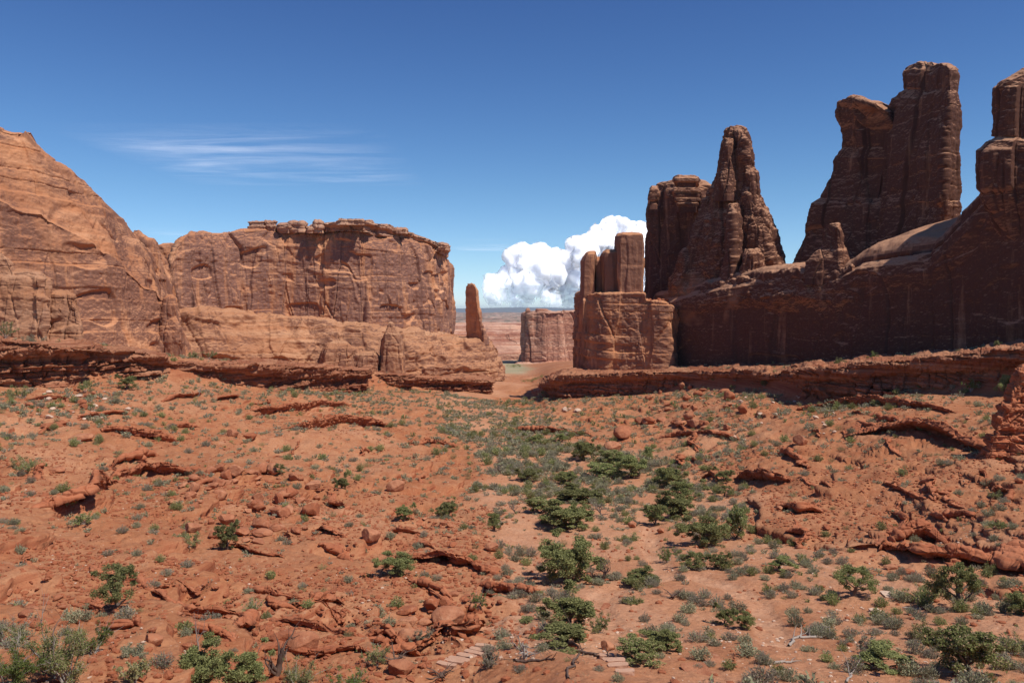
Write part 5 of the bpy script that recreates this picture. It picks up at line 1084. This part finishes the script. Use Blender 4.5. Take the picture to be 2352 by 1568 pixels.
def cumulus(puffs, Y, seed, label, vox=70):
    bm = bmesh.new(); r = random.Random(seed)
    for u, v, rp in puffs:
        for k in range(13):
            q = 0 if k == 0 else 1; rr = rp*(0.85 if k == 0 else r.uniform(0.2, 0.5))
            uu, vv = u + q*rp*r.uniform(-0.95, 0.95), v - q*rp*r.uniform(-0.4, 0.85); yy = Y + r.uniform(-1, 1)*rp*Y/F*0.8
            bmesh.ops.create_icosphere(bm, subdivisions=3, radius=rr*Y/F, matrix=Matrix.Translation(pix(uu, vv, yy)))
    me = bpy.data.meshes.new("cumulus_cloud"); bm.to_mesh(me); bm.free(); o = obj("cumulus_cloud", me)
    md = o.modifiers.new("r", 'REMESH'); md.mode = 'VOXEL'; md.voxel_size = vox
    dg = bpy.context.evaluated_depsgraph_get(); m2 = bpy.data.meshes.new_from_object(o.evaluated_get(dg)); o.modifiers.clear(); o.data = m2
    V = np.empty(len(m2.vertices)*3); m2.vertices.foreach_get("co", V); V = V.reshape(-1, 3); N = np.empty_like(V).ravel(); m2.vertices.foreach_get("normal", N); N = N.reshape(-1, 3)
    b = 0
    for k, (sc, am) in enumerate([(800, 170), (420, 140), (240, 90), (140, 60)]):
        b = b + am*(1 - np.abs(vn3(V[:, 0]/sc, V[:, 1]/sc, V[:, 2]/sc, seed+k))*2.0)
    V = V + N*b[:, None]; m2.vertices.foreach_set("co", V.ravel()); m2.polygons.foreach_set("use_smooth", np.ones(len(m2.polygons), bool)); m2.update()
    Fa = np.empty(len(m2.loops), np.int32); m2.loops.foreach_get("vertex_index", Fa); lt_ = np.empty(len(m2.polygons), np.int32); m2.polygons.foreach_get("loop_total", lt_)
    Fa = Fa[np.repeat(lt_ == 4, lt_)].reshape(-1, 4); VS, FS = [V], [Fa]      # looser outer veils round the core
    for k in range(1, 2):
        VS.append(V + N*(k*55 + 110*k**0.5*fb3(V[:, 0]/330, V[:, 1]/330, V[:, 2]/330 + 7*k, 3, seed+20+k))[:, None]); FS.append(Fa + k*len(V))
    m2 = mesh_np("cumulus_cloud", np.concatenate(VS), np.concatenate(FS), M['cloud']); o.data = m2
    m2.materials.clear(); m2.materials.append(M['cloud']); tag(o, label, "cloud"); return o
cumulus([(1405,545,28),(1440,560,30),(1370,560,25),(1340,590,36),(1390,605,45),(1440,610,40),(1480,560,30),(1520,600,45),(1300,620,34),(1340,650,40),(1410,655,40),(1270,650,30),(1470,650,40)], 42000, 1, "tall white heaped cloud rising behind the finger pillars", 190) if False else None
CY = 36000
cumulus([(1408,535,26),(1440,545,24),(1468,545,20),(1500,560,30),(1375,552,22),(1345,588,34),(1390,590,46),(1445,600,50),(1510,610,50),(1300,606,26),(1318,640,36),(1370,650,40),(1440,660,36),(1290,650,28),(1320,682,22),(1400,684,24),(1480,680,26)], CY, 1, "taller white heaped cloud rising behind the finger pillars", 85)
cumulus([(1218,590,24),(1200,612,28),(1235,620,32),(1178,636,24),(1215,652,34),(1262,640,22),(1150,660,22),(1128,668,14),(1180,668,26),(1250,665,24),(1140,686,16),(1200,688,20),(1260,688,20)], CY*0.97, 2, "lower white heaped cloud over the gap in the valley", 85)
def cirrus(uv, Z, label, seed, dens, stretch=(0.00009, 0.00030)):
    t = NT("high_cloud_veil"); P = t.n("ShaderNodeTexCoord").outputs['Generated']; G = t.n("ShaderNodeNewGeometry").outputs['Position']
    rot = t.n("ShaderNodeVectorRotate", i_Vector=G, i_Angle=0.10).outputs[0] if False else G
    n1 = t.noise(t.vec(rot, (stretch[0], stretch[1], 0)), 1.0, 9, 0.68, 0.6); n2 = t.noise(t.vec(rot, (0.00005, 0.00007, 0)), 1.0, 4, 0.6)
    sx = t.n("ShaderNodeSeparateXYZ", i_0=P); ex = t.math('MULTIPLY', t.rng(sx.outputs[0], 0, 0.25), t.rng(sx.outputs[0], 1, 0.75)); ey = t.math('MULTIPLY', t.rng(sx.outputs[1], 0, 0.3), t.rng(sx.outputs[1], 1, 0.7))
    f = t.math('MULTIPLY', t.math('MULTIPLY', t.rng(n1, 0.42, 0.80), t.rng(n2, 0.36, 0.62)), t.math('MULTIPLY', t.math('MULTIPLY', ex, ey), dens))
    tp = t.n("ShaderNodeBsdfTransparent"); tr = t.n("ShaderNodeBsdfTranslucent", i_Color=(1, 1, 1, 1)); mx = t.n("ShaderNodeMixShader", i_0=f)
    t.t.links.new(tp.outputs[0], mx.inputs[1]); t.t.links.new(tr.outputs[0], mx.inputs[2]); t.t.links.new(mx.outputs[0], t.out.inputs[0])
    V = []
    for u, v in uv: Y = Z*F/(VH-v); V.append(((u-CX)/F*Y, Y, Z))
    V = np.array(V); a, b = np.meshgrid(np.linspace(V[:, 0].min(), V[:, 0].max(), 40), np.linspace(V[:, 1].min(), V[:, 1].max(), 40))
    W_ = np.stack([a, b, Z + 120*fb2(a/9000, b/5000, 3, seed)], -1).reshape(-1, 3); tag(obj("cirrus_cloud", mesh_np("cirrus_cloud", W_, grid_faces(40, 40), t.m)), label, "cloud", kind='stuff')
cirrus([(60, 280), (985, 430)], 8000, "thin streaked white high cloud over the domed cliff", 3, 0.62)
cirrus([(1000, 545), (1200, 590)], 6500, "faint veil of cloud beside the mesa's end", 4, 0.45)
cirrus([(250, 520), (600, 560)], 6500, "faint veil of cloud above the mesa's low shoulder", 5, 0.5)

# ------------------------------------------------------------------ air
t = NT("thin_blue_air"); vp = t.n("ShaderNodeVolumePrincipled"); vp.inputs['Color'].default_value = (0.62, 0.78, 1.0, 1); vp.inputs['Density'].default_value = 2.0e-5; vp.inputs['Anisotropy'].default_value = 0.0
t.t.links.new(vp.outputs[0], t.out.inputs[1])
bm = bmesh.new(); bmesh.ops.create_cube(bm, size=1.0); me = bpy.data.meshes.new("haze"); bm.to_mesh(me); bm.free(); me.materials.append(t.m)
hz = obj("haze", me, None, (0, 16500, -120)); hz.scale = (56000, 41000, 560); tag(hz, "thin blue haze of the distant air", "haze", kind='stuff')
for o in list(COL.objects):
    for k_ in ('_w', '_h'):
        if k_ in o: del o[k_]
